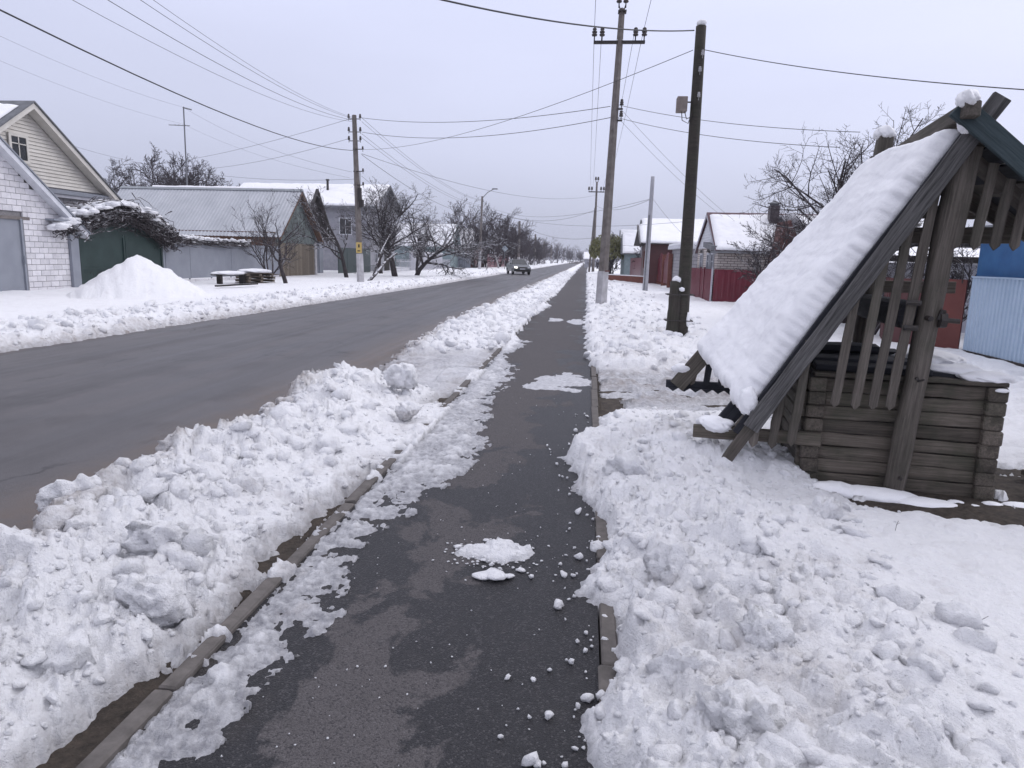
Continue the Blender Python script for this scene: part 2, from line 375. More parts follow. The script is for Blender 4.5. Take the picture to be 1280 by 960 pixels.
# ------------------------------------------------------------------ numpy noise
def _h(ix, iy, s):
    n = (ix.astype(np.int64)*374761393+iy.astype(np.int64)*668265263+s*1274126177) & 0x7fffffff
    n = ((n ^ (n >> 13))*1274126177) & 0x7fffffff; n = (n ^ (n >> 16)) & 0xffff
    return n/65535.0
def vnoise(x, y, s=0):
    ix, iy = np.floor(x), np.floor(y); fx, fy = x-ix, y-iy; fx = fx*fx*(3-2*fx); fy = fy*fy*(3-2*fy)
    a, b, c, d = _h(ix, iy, s), _h(ix+1, iy, s), _h(ix, iy+1, s), _h(ix+1, iy+1, s)
    return (a*(1-fx)+b*fx)*(1-fy)+(c*(1-fx)+d*fx)*fy
def fbm(x, y, s=0, o=4, g=.5):
    r, a, t = 0, 1, 0
    for i in range(o): r = r+vnoise(x*2**i+i*17.3, y*2**i+i*9.1, s+i)*a; t += a; a *= g
    return r/t
def lumps(x, y, cell, s):
    """angular rounded lumps: max of tilted domes around jittered points"""
    X, Y = x/cell, y/cell; ix, iy = np.floor(X), np.floor(Y); best = np.zeros_like(X)
    for dx in (-1, 0, 1):
        for dy in (-1, 0, 1):
            cx, cy = ix+dx, iy+dy
            px = cx+_h(cx, cy, s); py = cy+_h(cx, cy, s+1); r = .45+.5*_h(cx, cy, s+2); hh = .25+.75*_h(cx, cy, s+3)
            an = _h(cx, cy, s+4)*6.28; st = 1+.6*_h(cx, cy, s+5)
            ux, uy = X-px, Y-py; a = (ux*np.cos(an)+uy*np.sin(an))/r; b = (uy*np.cos(an)-ux*np.sin(an))*st/r
            q = 1-(a*a*a*a+b*b*b*b)**.5*.6-(a*a+b*b)*.4
            tilt = 1+.45*a*(_h(cx, cy, s+6)-.3)
            best = np.maximum(best, np.sqrt(np.clip(q, 0, 1))*hh*tilt)
    return best
def crag(x, y, cell, s, steep=4.5):
    wx = (fbm(x/cell*1.3, y/cell*1.3, s+50, 3)-.5)*1.1; wy = (fbm(x/cell*1.3+40, y/cell*1.3, s+60, 3)-.5)*1.1
    X, Y = x/cell+wx, y/cell+wy; ix, iy = np.floor(X), np.floor(Y); best = np.zeros_like(X)
    for dx in (-1, 0, 1):
        for dy in (-1, 0, 1):
            cx, cy = ix+dx, iy+dy
            px = cx+_h(cx, cy, s); py = cy+_h(cx, cy, s+1); r = .50+.55*_h(cx, cy, s+2); hh = .15+.7*_h(cx, cy, s+3)**1.3
            an = _h(cx, cy, s+4)*6.28; st = 1+.9*_h(cx, cy, s+5)
            ux, uy = X-px, Y-py; a = (ux*np.cos(an)+uy*np.sin(an))/r; b = (uy*np.cos(an)-ux*np.sin(an))*st/r
            q = (np.abs(a)**3+np.abs(b)**3+.25*np.abs(a+b)**3)**(1/3.)
            top = hh*(1+.8*a*(_h(cx, cy, s+6)-.3)+.6*b*(_h(cx, cy, s+7)-.5))
            best = np.maximum(best, top*sm(0, 1, (1-q)*steep*.6))
    return best
def sm(a, b, x): t = np.clip((x-a)/(b-a), 0, 1); return t*t*(3-2*t)
def ip(y, pts): return np.interp(y, [p[0] for p in pts], [p[1] for p in pts])

SLUSH = [(1.0,-1.12),(1.6,-1.15),(2.2,-1.2),(2.7,-1.1),(3.36,-1.22),(4.4,-1.1),(5.0,-.93),(5.7,-.84),(6.6,-.98),(7.7,-1.04),(9,-.96),(10.1,-1.03),(11,-1.2),(12,-1.25),(13.2,-1.08),(14.4,-1.45),(20,-1.42),(24,-1.2),(26,-1.45),(34,-1.35),(60,-1.4),(400,-1.4)]
REDGE = [(1,.03),(2,.05),(2.5,.12),(2.9,.17),(3.3,.01),(3.8,.15),(4.3,.10),(4.8,-.02),(5.5,-.2),(6.1,.0),(6.6,.1),(7.3,.22),(7.5,.5),(8.2,.5),(8.5,.25),(10,.25),(10.6,.12),(13,.05),(16,.0),(24,.02),(60,-.02),(400,0)]
def snow_h(x, y):
    d1 = fbm(x*3.2, y*3.2, 11, 4)-.5; d2 = fbm(x*11, y*11, 21, 4)-.5; d3 = fbm(x*34, y*34, 31, 3)-.5; und = fbm(x*.55, y*.55, 5, 3)-.5
    dd = np.sqrt(x*x+y*y); near = 1-sm(26, 60, dd)
    L = crag(x, y, .46, 3, 3.5)*.13+crag(x+9, y, .21, 40)*.085+crag(x, y+5, .10, 60)*.052*near+crag(x+3, y+1, .048, 90)*.022*(1-sm(8, 16, dd))+d2*.05+d3*.02
    L2 = crag(x, y, .55, 103)*.10+crag(x+9, y, .25, 140)*.06+crag(x, y+5, .12, 160)*.035
    h = np.full_like(x, -.12); thin = np.zeros_like(x); dirt = np.zeros_like(x)
    e = d1*.42+d2*.22+d3*.08
    # --- bank between road and path, in two runs with the driveway gap
    run = (1-sm(7.55, 8.5, y+d1*.8))+sm(10.9, 12.0, y+d1*.8-(x+2.2)*.5)
    t = (x+ip(y, [(0,2.65),(3.0,2.9),(4.5,3.06),(7,3.08),(12,3.05),(20,3.15),(400,3.15)])+e*.7+.07*np.sin(y*1.9))/1.60
    prof = sm(0, .16, t)*(1-.80*sm(.30, .93, t))
    big = ip(y, [(0,.22),(2.5,.24),(3.6,.25),(5,.20),(6.3,.22),(7.3,.30),(8,.22),(11,.2),(14,.21),(20,.17),(30,.14),(60,.10),(400,.08)])*(.85+.8*(fbm(x*.9, y*.9, 77, 2)-.5))
    bank = prof*big*.72+prof*L*1.25*np.minimum(1, .4+big*2.2)+.012
    bank = np.where(t > 0, bank, -.12)*run+(1-run)*(-.12)
    gapt = sm(.05, .2, t)
    gapz = .004+d1*.07+d2*.03+d3*.012+.012*np.sin(x*3+y*12+d1*8)
    gap = np.where(gapt > .5, gapz, -.12)
    h1 = np.maximum(bank, np.where(run < .6, gap, -.12))
    # ragged bank foot: a strip of soil shows left of the kerb
    ek = -1.625+e*.50+.05*np.sin(y*3.1)+np.where(y > 12, .16, 0)-.05*(1-sm(2., 4., y))
    foot = (x-ek)*run
    h1 = np.where((run > .3), np.minimum(h1, np.where(foot > 0, -foot*1.2, -foot*.30)+d1*.03+d2*.07+d3*.035+.002+.38*L*sm(.0, -.16, foot)), h1)
    cov = sm(4.6, 5.6, y)*(1-sm(7.0, 7.5, y))+sm(8.6, 9.0, y)*(1-sm(9.5, 9.9, y))
    h1 = np.where((cov > .3) & (x > -1.9), np.maximum(h1, .045*cov+.03*d1+.02*d2+L*.15), h1)
    inL = x < -1.50
    # --- slush on the path
    sl = ip(y, SLUSH)+e*.55
    tt = (sl-x)
    slz = np.minimum(.020, tt*.11)+d1*.03+d2*.050+d3*.030+.004+crag(x, y, .07, 200)*.014
    slz = slz-.03*np.exp(-((x+1.40)/.07)**2)*sm(-.1, .15, d1+.5*d2+.04)
    hs = np.where(tt > -.06, slz, -.12)
    far_over = sm(11.5, 13, y)*sm(-1.18, -1.5, x)*.10*(.5+d1)
    hs = hs+np.where(tt > 0, far_over+L*.3*sm(11.5, 13, y)*sm(-1.15, -1.4, x), 0)
    ridge_c = np.where((x > -1.52) & (x < -1.36), cov*(.040+.05*d1+d2*.03), 0)
    ridge_k = ridge_c+np.where((x > -1.52) & (x < -1.40), .035*sm(.0, .22, d1+.6*d2-.02+.25*sm(6.3, 7.2, y)*(1-sm(10.2, 10.8, y))*0)-.012, 0)
    h = np.where(inL, h1, h); h = np.where((x >= -1.50) & (x < -.3), hs+ridge_k, h)
    thin = np.where((x >= -1.5) & (x < -.3), 1-sm(.018, .06, h), thin)
    thin = np.where(inL, (1-run)*(.75+d1)+run*(1-sm(.01, .05, h))*.5, thin)
    dirt = np.where(inL, sm(.30, .03, t)*(1.0+d1*1.8)*run+(1-run)*sm(.9, .1, t)*(.45+d1), dirt)
    dirt = np.where(inL & (x > -1.85), np.maximum(dirt, sm(-1.85, -1.6, x)*.35*(1-sm(.02, .07, h))), dirt)
    # --- icy island on the path and small slush spots
    for cx, cy, rx, ry, a in ((-.26, 9.15, .40, .75, .040), (-.52, 8.75, .28, .34, .034), (-.85, 18.6, .3, .6, .030), (-.2, 18.2, .25, .9, .030)):
        q = ((x-cx)/rx)**2+((y-cy)/ry)**2+d1*1.6+d2*.7
        isl = a*(1-q)+d3*.006
        on = (x > -.95) & (x < .14) & (q < 1.4)
        h = np.where(on, np.maximum(h, isl), h); thin = np.where(on, .75, thin)
    # --- right of the path
    re = ip(y, REDGE)+e*.62
    s = x-re
    gR = 1-sm(7.35, 7.75, y+d1*.35+np.clip(x-1.2, 0, 3)*.1)+sm(9.9, 10.5, y+d1*.5-np.clip(x-1, 0, 3)*.35)
    gR = np.clip(gR, 0, 1)
    rough = (1-sm(.65, 2.0, x-np.clip(y-3.5, 0, 1.3)*.25+d1*1.4))*(1-sm(7, 7.6, y))+sm(10, 10.5, y)*(1-sm(2.0, 3.4, x+.3*d1-np.clip(11.5-y, 0, 2)))
    rough = np.clip(rough, 0, 1)*(1-.5*sm(5.9, 6.8, y)*(1-sm(9.5, 10.5, y)))*(1-.45*sm(.7, 1.7, x)*(1-sm(7, 8, y)))
    kh = ip(y, [(0,.30),(2,.27),(3,.23),(4.5,.19),(5.6,.15),(6.4,.06),(7.3,.02),(10.5,.14),(13,.16),(20,.13),(60,.13),(400,.1)])
    base = .035+und*.06+d1*.045+d2*.006
    mound = kh*np.exp(-((s-.75)/.6)**2)*.45
    hr = sm(0, .17, s)*(base*sm(.2, 1.2, s)+.035+mound+rough*(L*.80))+(1-rough)*(d2*.02+.012*np.abs(d1))*sm(.3, 1, s)
    hr = hr+(1-rough)*sm(1.6, 2.6, x)*(.016*np.sin(x*2.1-y*1.3+und*9)+d1*.03+lumps(x, y, .8, 300)*.015)
    hr = np.where(s > 0, hr, -.12)
    gz = np.where(x > .22, -.018+d1*.16+d2*.05+.024*np.sin((y*1.0-x*.35)*13+d1*7)+d3*.012+.13*sm(2.0, 3.6, x), -.12)
    h2 = hr*gR+gz*(1-gR)
    h2 = np.where((gR < .98) & (x < .22), np.where(gR < .5, -.12, hr), h2)
    inR = x > -.3
    cand = np.where(inR & (s > -.02), h2, -.12)
    useR = inR & (cand > h)
    h = np.where(useR, cand, h)
    thin = np.where(useR, np.maximum((1-gR)*(.5+d1*1.6)*(1-sm(2.0, 3.5, x)), (1-sm(.012, .05, h))*.8), thin)
    dirt = np.where(useR, (1-gR)*sm(-.12, .22, d1+.3*np.sin((y-x*.35)*6.5))*.55*(1-sm(2.0, 3.5, x))+gR*sm(.09, .3, fbm(x*1.3, y*1.3, 400, 3)-.5)*.35*rough, dirt)
    # bare soil by the well front and a trodden strip at its right
    q = ((x-2.70-.1*d1)/.90)**2+((y-4.76+(x-2.6)*.16)/.30)**2+d1*1.3+d2*1.0
    h = np.where(q < 2.6, np.minimum(h, np.where(q < 1, -.10+.11*sm(.45, 1., q)+d2*.05, .01+(q-1)*.05+d2*.03)), h)
    fpz = (x > 1.72+d2*.2) & (x < 2.98) & (y > 4.92-(x-2.28)*.12+d2*.15) & (y < 6.3); h = np.where(fpz, np.minimum(h, -.12), h)
    q2 = ((x-3.7)/.95)**2+((y-5.35)/.62)**2+d1*2.0+d2
    h = np.where(q2 < 2.4, np.minimum(h, np.where(q2 < 1, -.09+d2*.14+.10*sm(.4, 1., q2), .01+(q2-1)*.05+d2*.03)), h)
    # clumps pushed against the left side of the well
    q3 = ((x-1.42)/.36)**2+((y-5.3)/.55)**2
    h = h+np.where(x > .6, .07*np.exp(-q3)*(.7+d1), 0)
    qa = np.exp(-(((x-1.25)/.42)**2+((y-4.75)/.42)**2)); h = np.where((x > .6) & (h > 0), h*(1-.75*qa), h)
    # --- far side of the road
    tl = (-8.72-.012*np.clip(y-20, -20, 20)*-1+e*.5-x)
    lb = sm(0, .25, tl)
    kL = ip(y, [(0,.16),(14,.17),(25,.16),(50,.16),(120,.12),(400,.1)])
    rl = np.clip(1-sm(1.5, 2.6, tl+d1), 0, 1)
    hl = lb*(.03+kL*np.exp(-((tl-1.3)/.9)**2)*(.75+.8*d1)+rl*L2*1.15+.10*sm(1.2, 3, tl)+und*.10*sm(2, 4, tl)+.03*d1+.012*d2)
    hl = np.where(tl > 0, hl, -.12)
    h = np.where(x < -7.5, hl, h); dirt = np.where(x < -7.5, sm(.5, .05, tl)*.45+rl*sm(.12, .3, d1)*.3, dirt); thin = np.where(x < -7.5, (1-sm(.02, .08, h))*.6, thin)
    # big shovelled pile
    r = np.sqrt(((x+14.35)/1.0)**2+((y-21.3)/1.12)**2)+d1*.6+d2*.12
    pile = 1.34*np.clip(1-r/1.95, 0, 1)**1.02*1.04; pile = pile-.10*np.exp(-(r/.45)**2)+(d2*.08+d1*.08+crag(x, y, .7, 500)*.09*sm(1.2, 2.0, r))*(pile > .02)
    h = np.where((x < -9) & (pile > .01), h+pile, h)
    # the houses' ground further out and beyond
    h = np.where(dd > 60, np.maximum(h, -.12), h)
    return h, np.clip(thin, 0, 1), np.clip(dirt, 0, 1)

def icosphere(sub):
    bm = bmesh.new(); bmesh.ops.create_icosphere(bm, subdivisions=sub, radius=1)
    v = np.array([q.co[:] for q in bm.verts]); f = np.array([[w.index for w in q.verts] for q in bm.faces]); bm.free(); return v, f
ICO = {k: icosphere(k) for k in (1, 2, 3, 4)}
RNG = np.random.default_rng(5)
def chunk_shape(sub, cuts=9, flat=.8, nz=.05, soft=False):
    v, f = ICO[sub]; n = RNG.normal(size=(cuts, 3)); n /= np.linalg.norm(n, axis=1)[:, None]; d = RNG.uniform(.45, .95, cuts)
    q = v@n.T; r = np.where(q > .05, d/np.maximum(q, .05), 9); m = (np.sum(np.minimum(r, 1.1)**-22., axis=1)/cuts*1.6)**(-1/22.)
    r = np.minimum(m, 1.1)
    p = v*r[:, None]; o = RNG.uniform(0, 99, 3)
    r2_ = 1+nz*2.4*(fbm(p[:, 0]*2.6+o[0]+p[:, 2]*1.7, p[:, 1]*2.6+o[1]-p[:, 2]*1.3, 3, 4, .6)-.5)*2
    p = p*r2_[:, None]; p[:, 2] *= flat; return p, f
SHAPES = {k: [chunk_shape(k, RNG.integers(6, 10), RNG.uniform(.5, .95), .20) for _ in range(n)] for k, n in ((1, 10), (2, 24), (3, 16))}
def rotm(rx, ry, rz):
    cx, sx, cy, sy, cz, sz = cos(rx), sin(rx), cos(ry), sin(ry), cos(rz), sin(rz)
    return np.array([[cz,-sz,0],[sz,cz,0],[0,0,1]])@np.array([[cy,0,sy],[0,1,0],[-sy,0,cy]])@np.array([[1,0,0],[0,cx,-sx],[0,sx,cx]])
def np_mesh(name, V, F, mat, attrs=None, smooth=True):
    me = bpy.data.meshes.new(name); n = F.shape[1]
    me.vertices.add(len(V)); me.vertices.foreach_set('co', V.astype(np.float32).ravel())
    me.loops.add(F.size); me.loops.foreach_set('vertex_index', F.astype(np.int32).ravel())
    me.polygons.add(len(F)); me.polygons.foreach_set('loop_start', np.arange(0, F.size, n, dtype=np.int32))
    me.polygons.foreach_set('use_smooth', np.full(len(F), smooth)); me.materials.append(mat)
    me.update(calc_edges=True)
    for k, a in (attrs or {}).items():
        at = me.attributes.new(k, 'FLOAT', 'POINT'); at.data.foreach_set('value', a.astype(np.float32))
    return me

# ================================================================== THE SETTING
g = MB(); g.add([(-4000,-300,-.05),(4000,-300,-.05),(4000,5000,-.05),(-4000,5000,-.05)], [(0,1,2,3)])
setting(g.build('ground', soil_m))
rd = MB(); ys = [-12]+[i*2. for i in range(-5, 150)]; pl_ = []
for y in ys: pl_ += [(-9.35, y, -.035), (-6.1, y, .0), (-2.95, y, -.03)]
rd.add(pl_, [f for i in range(len(ys)-1) for f in ((3*i, 3*i+1, 3*i+4, 3*i+3), (3*i+1, 3*i+2, 3*i+5, 3*i+4))])
setting(rd.build('road', road_m, smooth=True))
fp = MB(); N = 150
pv = []; xs = np.linspace(-1.42, .12, 13)
for y in np.concatenate([np.arange(-3, 16, .12), np.arange(16, 240, 2.)]):
    zz = .006+(fbm(xs*1.3, np.full_like(xs, y*1.1), 55, 3)-.5)*.012
    pv += [(xs[k], y, zz[k]) for k in range(13)]
rows = len(pv)//13
fp.add(pv, [(i*13+k, i*13+k+1, (i+1)*13+k+1, (i+1)*13+k) for i in range(rows-1) for k in range(12)])
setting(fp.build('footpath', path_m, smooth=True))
# trodden soil beside the well, slightly domed
for cx, cy, rx, ry in ((2.65, 4.85, 1.15, .62), (3.75, 5.4, 1.3, .95)):
    sp = MB(); n1 = 28; sp.v = [(cx, cy, .004)]+[(cx+rx*k/6*cos(2*pi*i/n1), cy+ry*k/6*sin(2*pi*i/n1), .004-.06*(k/6)**2+random.uniform(-.006, .006)) for k in range(1, 7) for i in range(n1)]
    sp.f = [(0, 1+i, 1+(i+1) % n1) for i in range(n1)]+[(1+k*n1+i, 1+(k+1)*n1+i, 1+(k+1)*n1+(i+1) % n1, 1+k*n1+(i+1) % n1) for k in range(5) for i in range(n1)]
    setting(sp.build('soil_patch', soil_m, smooth=True))
# kerbs: every stone a piece of its own
kb = bpy.data.objects.new('kerb', None); COL.objects.link(kb); kb['kind'] = 'structure'
km = []
for i in range(4):
    m_ = MB(); m_.box(-.036, .036, 0.006, .994, -.16, 0)
    me = m_.mesh('kerb_stone', concrete, bevel=.008)
    for v in me.vertices: v.co += Vector((random.uniform(-.003,.003), random.uniform(-.004,.004), random.uniform(-.003,.003)))
    km.append(me)
for side, x0 in ((0, -1.46), (1, .16)):
    for i in range(-1, 62):
        o = bpy.data.objects.new('kerb_stone', random.choice(km)); COL.objects.link(o); o.parent = kb
        o.location = (x0+random.uniform(-.006,.006), i+.15+side*.4, .034+random.uniform(-.008,.007)-(.012 if side else 0))
        o.rotation_euler = (random.uniform(-.006,.006), random.uniform(-.03,.03), random.uniform(-.006,.006))
far_k = MB()
for x0 in (-1.46, .16): far_k.box(x0-.04, x0+.04, 61.2, 240, -.1, .034)
fk = far_k.build('kerb_run', concrete, kb, kind='stuff')

# snow sheet: a fan-shaped grid, fine where it is near
na = 700; rr = [0.9]
while rr[-1] < 2600: rr.append(rr[-1]*(1.0068 if rr[-1] < 14 else (1.012 if rr[-1] < 70 else 1.05)))
rr = np.array(rr); aa = np.radians(np.concatenate([np.linspace(-64, -48, 30, endpoint=False), np.linspace(-48, 38, na), np.linspace(38, 60, 36)[1:]]))
A, Rr = np.meshgrid(aa, rr); Xs = Rr*np.sin(A); Ys = Rr*np.cos(A)
hh, th, dt = snow_h(Xs, Ys)
nc = len(aa); idx = np.arange(len(rr)*nc).reshape(len(rr), nc)
F_ = np.stack([idx[:-1, :-1], idx[:-1, 1:], idx[1:, 1:], idx[1:, :-1]], -1).reshape(-1, 4)
keep = hh.ravel()[F_].max(axis=1) > -.075
F_ = F_[keep]; used = np.zeros(hh.size, bool); used[F_.ravel()] = True; remap = np.cumsum(used)-1
V_ = np.stack([Xs.ravel(), Ys.ravel(), hh.ravel()], -1)[used]; F_ = remap[F_]
so_ = bpy.data.objects.new('snow', np_mesh('snow', V_, F_, snow, {'thin': th.ravel()[used], 'dirt': dt.ravel()[used]})); COL.objects.link(so_)
tag(so_, 'trodden and shovelled white snow lying over the verges and yards', 'snow', kind='stuff')

def hz(x, y):
    a, b, c = snow_h(np.array([float(x)]), np.array([float(y)])); return float(a[0]), float(c[0])
def scatter(name, label, pts, mat=snow):
    """pts: x, y, z, r, sub, dirt"""
    Vs, Fs, D, off = [], [], [], 0
    for x, y, z, r, sub, dirt in pts:
        p, f = SHAPES[sub][RNG.integers(len(SHAPES[sub]))]
        R_ = rotm(*RNG.uniform(-.6, .6, 2), RNG.uniform(0, 6.28)); st = RNG.uniform(.75, 1.3, 3)
        q = (p*st)@R_.T*r+np.array([x, y, z]); Vs.append(q); Fs.append(f+off); off += len(q); D.append(np.full(len(q), dirt))
    V, F, D = np.concatenate(Vs), np.concatenate(Fs), np.concatenate(D)
    o = bpy.data.objects.new(name, np_mesh(name, V, F, mat, {'dirt': D, 'thin': D*0})); COL.objects.link(o)
    tag(o, label, 'snow', kind='stuff'); return o
def sample(n, x0, x1, y0, y1, rfun, hmin=.05, acc=None, bury=.35, subs=(.055, .022)):
    x = RNG.uniform(x0, x1, n); y = y0*(y1/y0)**RNG.uniform(0, 1, n) if y0 > 0 else RNG.uniform(y0, y1, n)
    h, t, d = snow_h(x, y); out = []
    for i in range(n):
        if h[i] < hmin or (acc and not acc(x[i], y[i], h[i])): continue
        r = rfun(); rs = r/max(1., y[i]/3.2)
        sub = 3 if rs > subs[0] else (2 if rs > subs[1] else 1)
        out.append((x[i], y[i], h[i]+r*(.5-bury)*RNG.uniform(.2, 1.2), r, sub, d[i]*.8))
    return out
lg = lambda m, s, hi: (lambda: float(min(hi, RNG.lognormal(math.log(m), s))))
pts = sample(620, -3.15, -1.7, 1.1, 8.4, lg(.040, .5, .13), .06, bury=.6)
pts += sample(3600, -3.25, -1.5, 1.1, 8.6, lg(.011, .45, .03), .012, bury=.5)
pts += sample(2200, -3.0, -1.45, 10.8, 90, lg(.05, .5, .14), .04, bury=.55)
scatter('snow_clods', 'broken white snow clods heaped on the verge between road and footpath', pts)
acc_r = lambda x, y, h: x < 1.5+max(0, y-3.5)*.35+RNG.uniform(-.5, .4)
pts = sample(650, .15, 3.0, 1.2, 7.5, lg(.036, .5, .11), .05, acc_r, bury=.6)
pts += sample(3200, 0, 2.8, 1.2, 7.6, lg(.011, .45, .03), .02, acc_r, bury=.5)
pts += sample(1500, 0, 3.6, 10.2, 70, lg(.045, .5, .12), .05, lambda x, y, h: x < 2.2+RNG.uniform(-.7, 1.2))
scatter('snow_clods', 'broken white snow clods heaped on the right of the footpath', pts)
pts = sample(1500, -11.0, -8.6, 9, 70, lg(.045, .5, .14), .03, bury=.5)
scatter('snow_clods', 'crumbled snow thrown up along the far edge of the road', pts)
# crumbs lying on the path by the right kerb
pts = []
for _ in range(130):
    y = 1.3*(7.2/1.3)**RNG.uniform(); x = ip(y, REDGE)-abs(RNG.normal(0, .10))-.0
    if y > 5 and RNG.uniform() < .5: continue
    r = float(min(.035, RNG.lognormal(math.log(.0095), .55))); pts.append((x, y, .014+r*.35, r, 2 if r > .02 else 1, 0))
for _ in range(140):
    pts.append((RNG.uniform(-1.1, .1), 1.6*(8/1.6)**RNG.uniform(), .014, RNG.uniform(.002, .0055), 1, 0))
scatter('snow_crumbs', 'small snow crumbs scattered over the wet footpath', pts)

# ================================================================== THE WELL
well = thing('well', 'old grey timber draw-well with a steep gabled roof under thick snow, beside the footpath', 'well', (2.28, 5.1, 0), radians(-7))
def wp(name, p0, p1, w, th, nrm, mat, **k): return plank(name, p0, p1, w, th, nrm, mat, well, **k)
# crib of eight courses
for c in range(8):
    z = -.02+.102*c+.051; j = lambda a: random.uniform(-a, a)
    wp('crib_plank', (-.665+j(.015), .12, z), (.675+j(.012), .12, z+j(.004)), .097, .055, (0, -1, 0), old_wood2, segs=10, wob=.006, bevel=.007)
    wp('crib_plank', (-.68+j(.03), 1.08, z), (.70+j(.03), 1.08, z), .097, .055, (0, -1, 0), old_wood2, segs=6)
    for u in (-.575, .60):
        wp('crib_side_plank', (u+j(.005), .035+j(.008), z+.004), (u, 1.18+j(.02), z+.004), .099, .125, (1, 0, 0), old_wood2, segs=6, wob=.006, bevel=.010)
wp('crib_cap', (-.60, .11, .825), (.66, .11, .822), .115, .03, (0, 0, 1), old_wood2, segs=6, wob=.006)
for i, (v, z, a, b, w) in enumerate(((.20, .875, -.58, .20, .15), (.36, .905, -.62, .40, .15), (.53, .90, -.60, .46, .16), (.70, .945, -.63, .12, .15), (.88, .90, -.62, .30, .16), (1.03, .93, -.60, .05, .12), (.62, .975, -.62, -.05, .14))):
    wp('lid_board', (a, v, z), (b, v, z+random.uniform(-.01, .01)), w, .045, (0, -.08, 1), dark_wood, segs=3)
wp('lid_board', (-.55, .17, .845), (.50, .17, .842), .05, .03, (0, -1, .2), dark_wood, segs=3)
# posts
def log(name, pts, rad, mat, n=14, parent=well):
    o = MB(); P = [Vector(p) for p in pts]; d = (P[-1]-P[0]); L = d.length; x = d.normalized(); y = Vector((0,-1,0)); z = x.cross(y).normalized(); y = z.cross(x)
    mb = MB(); K = 14; ph = random.uniform(0, 6)
    mb.tube([(L*i/K, .004*sin(i*1.3+ph), .004*cos(i*1.7+ph)) for i in range(K+1)], [rad[0]+(rad[1]-rad[0])*i/K+random.uniform(-.002,.002) for i in range(K+1)], n)
    ob = mb.build(name, mat, parent, smooth=True); m = Matrix((x, y, z)).transposed().to_4x4(); m.translation = P[0]; ob.matrix_local = m; return ob
log('post', [(-.005, .0, -.06), (.165, .03, 2.44)], (.072, .076), old_wood)
log('post', [(-.03, 1.32, -.06), (.02, 1.34, 2.40)], (.065, .06), old_wood)
for u, z in ((.035, .85), (.012, .13)):
    b = MB(); b.tube([(u, -.066, z), (u, -.092, z)], .013, 6); b.build('bolt', black_iron, well)
b = MB(); b.tube([(.045, -.07, .83), (.075, -.10, .85)], .007, 5); b.build('bolt', black_iron, well)
# rakes (gable edge boards)
wp('rake_board', (-1.03, -.105, .415), (.305, -.100, 2.69), .112, .035, (0, -1, 0), blue_wood, segs=14, wob=.007, bevel=.004)
wp('rake_board', (-1.25, -.065, .03), (-.70, -.065, .98), .085, .032, (0, -1, 0), old_wood, segs=5)
wp('rake_board', (-1.12, -.05, .36), (.17, -.05, 2.50), .07, .03, (0, -1, 0), dark_wood, segs=5, wob=.008)
wp('rake_board', (.045, -.145, 2.625), (1.62, -.145, 1.30), .135, .038, (0, -1, 0), green_wood, segs=8, wob=.005)
wp('rake_board', (-1.56, 1.44, .43), (-.0, 1.44, 2.50), .15, .035, (0, -1, 0), old_wood, segs=8)
wp('rake_board', (-.02, .80, 2.42), (1.55, .80, 1.55), .13, .035, (0, -1, 0), old_wood, segs=6)
wp('inner_rake', (-1.22, .22, .34), (-.62, .20, 1.22), .13, .035, (0, -1, 0), dark_wood, segs=4)
wp('inner_rake', (-1.10, .05, .36), (.12, .04, 2.38), .09, .05, (0, -1, 0), old_wood, segs=6)
wp('inner_rake', (.14, .04, 2.40), (1.5, .04, 1.26), .09, .05, (0, -1, 0), old_wood, segs=6)
wp('ridge_beam', (.105, -.22, 2.60), (.0, 1.50, 2.44), .10, .10, (0, 0, 1), old_wood, segs=6, wob=.006, bevel=.008)
# tie beams
wp('tie_beam', (-1.43, .03, .335), (-.52, .03, .345), .095, .055, (0, -1, 0), old_wood2, segs=5, wob=.006)
wp('tie_beam', (-1.66, 1.50, .44), (.6, 1.50, .46), .075, .05, (0, -1, 0), dark_wood, segs=8)
wp('tie_beam', (-.45, .62, 1.84), (.78, .62, 1.86), .12, .05, (0, -1, 0), old_wood, segs=5)
wp('tie_beam', (-.35, .95, 2.05), (.62, .95, 2.04), .10, .05, (0, -1, 0), old_wood, segs=5)
wp('tie_beam', (-.7, 1.38, 1.42), (.7, 1.38, 1.45), .10, .05, (0, -1, 0), old_wood, segs=5)
sc_ = MB()
for i in range(9):
    u = -1.64+i*.105; sc_.prism([(u, 1.475, .41), (u+.05, 1.475, .375), (u+.10, 1.475, .41)], (0, -.018, 0))
sc_.build('scalloped_edge', dark_wood, well, kind='stuff')
# pickets of the front gable
rk = lambda u: .06+1.70*(u+1.24)
for u, z in ((-1.00, .30), (-.865, .30), (-.735, .33), (-.47, .64), (-.335, .635), (-.22, .64), (-.108, .645)):
    zt = z
    for _ in range(40):
        if rk(u+(zt-z)*.078) < zt-.03: break
        zt += .05
    wp('picket', (u, -.062+random.uniform(-.004,.004), z), (u+(zt-z)*.078, -.055, zt), .062, .02, (0, -1, 0), old_wood, point=.035, wob=.005, segs=6, bevel=.003)
for u, w in ((.165, .085), (.292, .062), (.41, .062), (.525, .06), (.64, .062), (.76, .06), (.88, .06)):
    zt = 2.50-.84*(u-.02); wp('picket', (u, -.03, 1.765), (u+(zt-1.76)*.09, -.03, zt+.02), w, .02, (0, -1, 0), old_wood, point=.035, wob=.004, segs=4, bevel=.003)
# pickets of the back gable
for i in range(13):
    u = -1.42+i*.135; z = .47 if i < 4 else (.62 if i < 9 else 1.6); zt = min(.43+1.33*(u+1.56), 2.46-.81*(u+.05))
    if zt > z+.1 and u < .02: wp('back_picket', (u, 1.46, z), (u+.03, 1.46, zt), .058, .02, (0, -1, 0), dark_wood if i % 3 else old_wood, point=.03, segs=2)
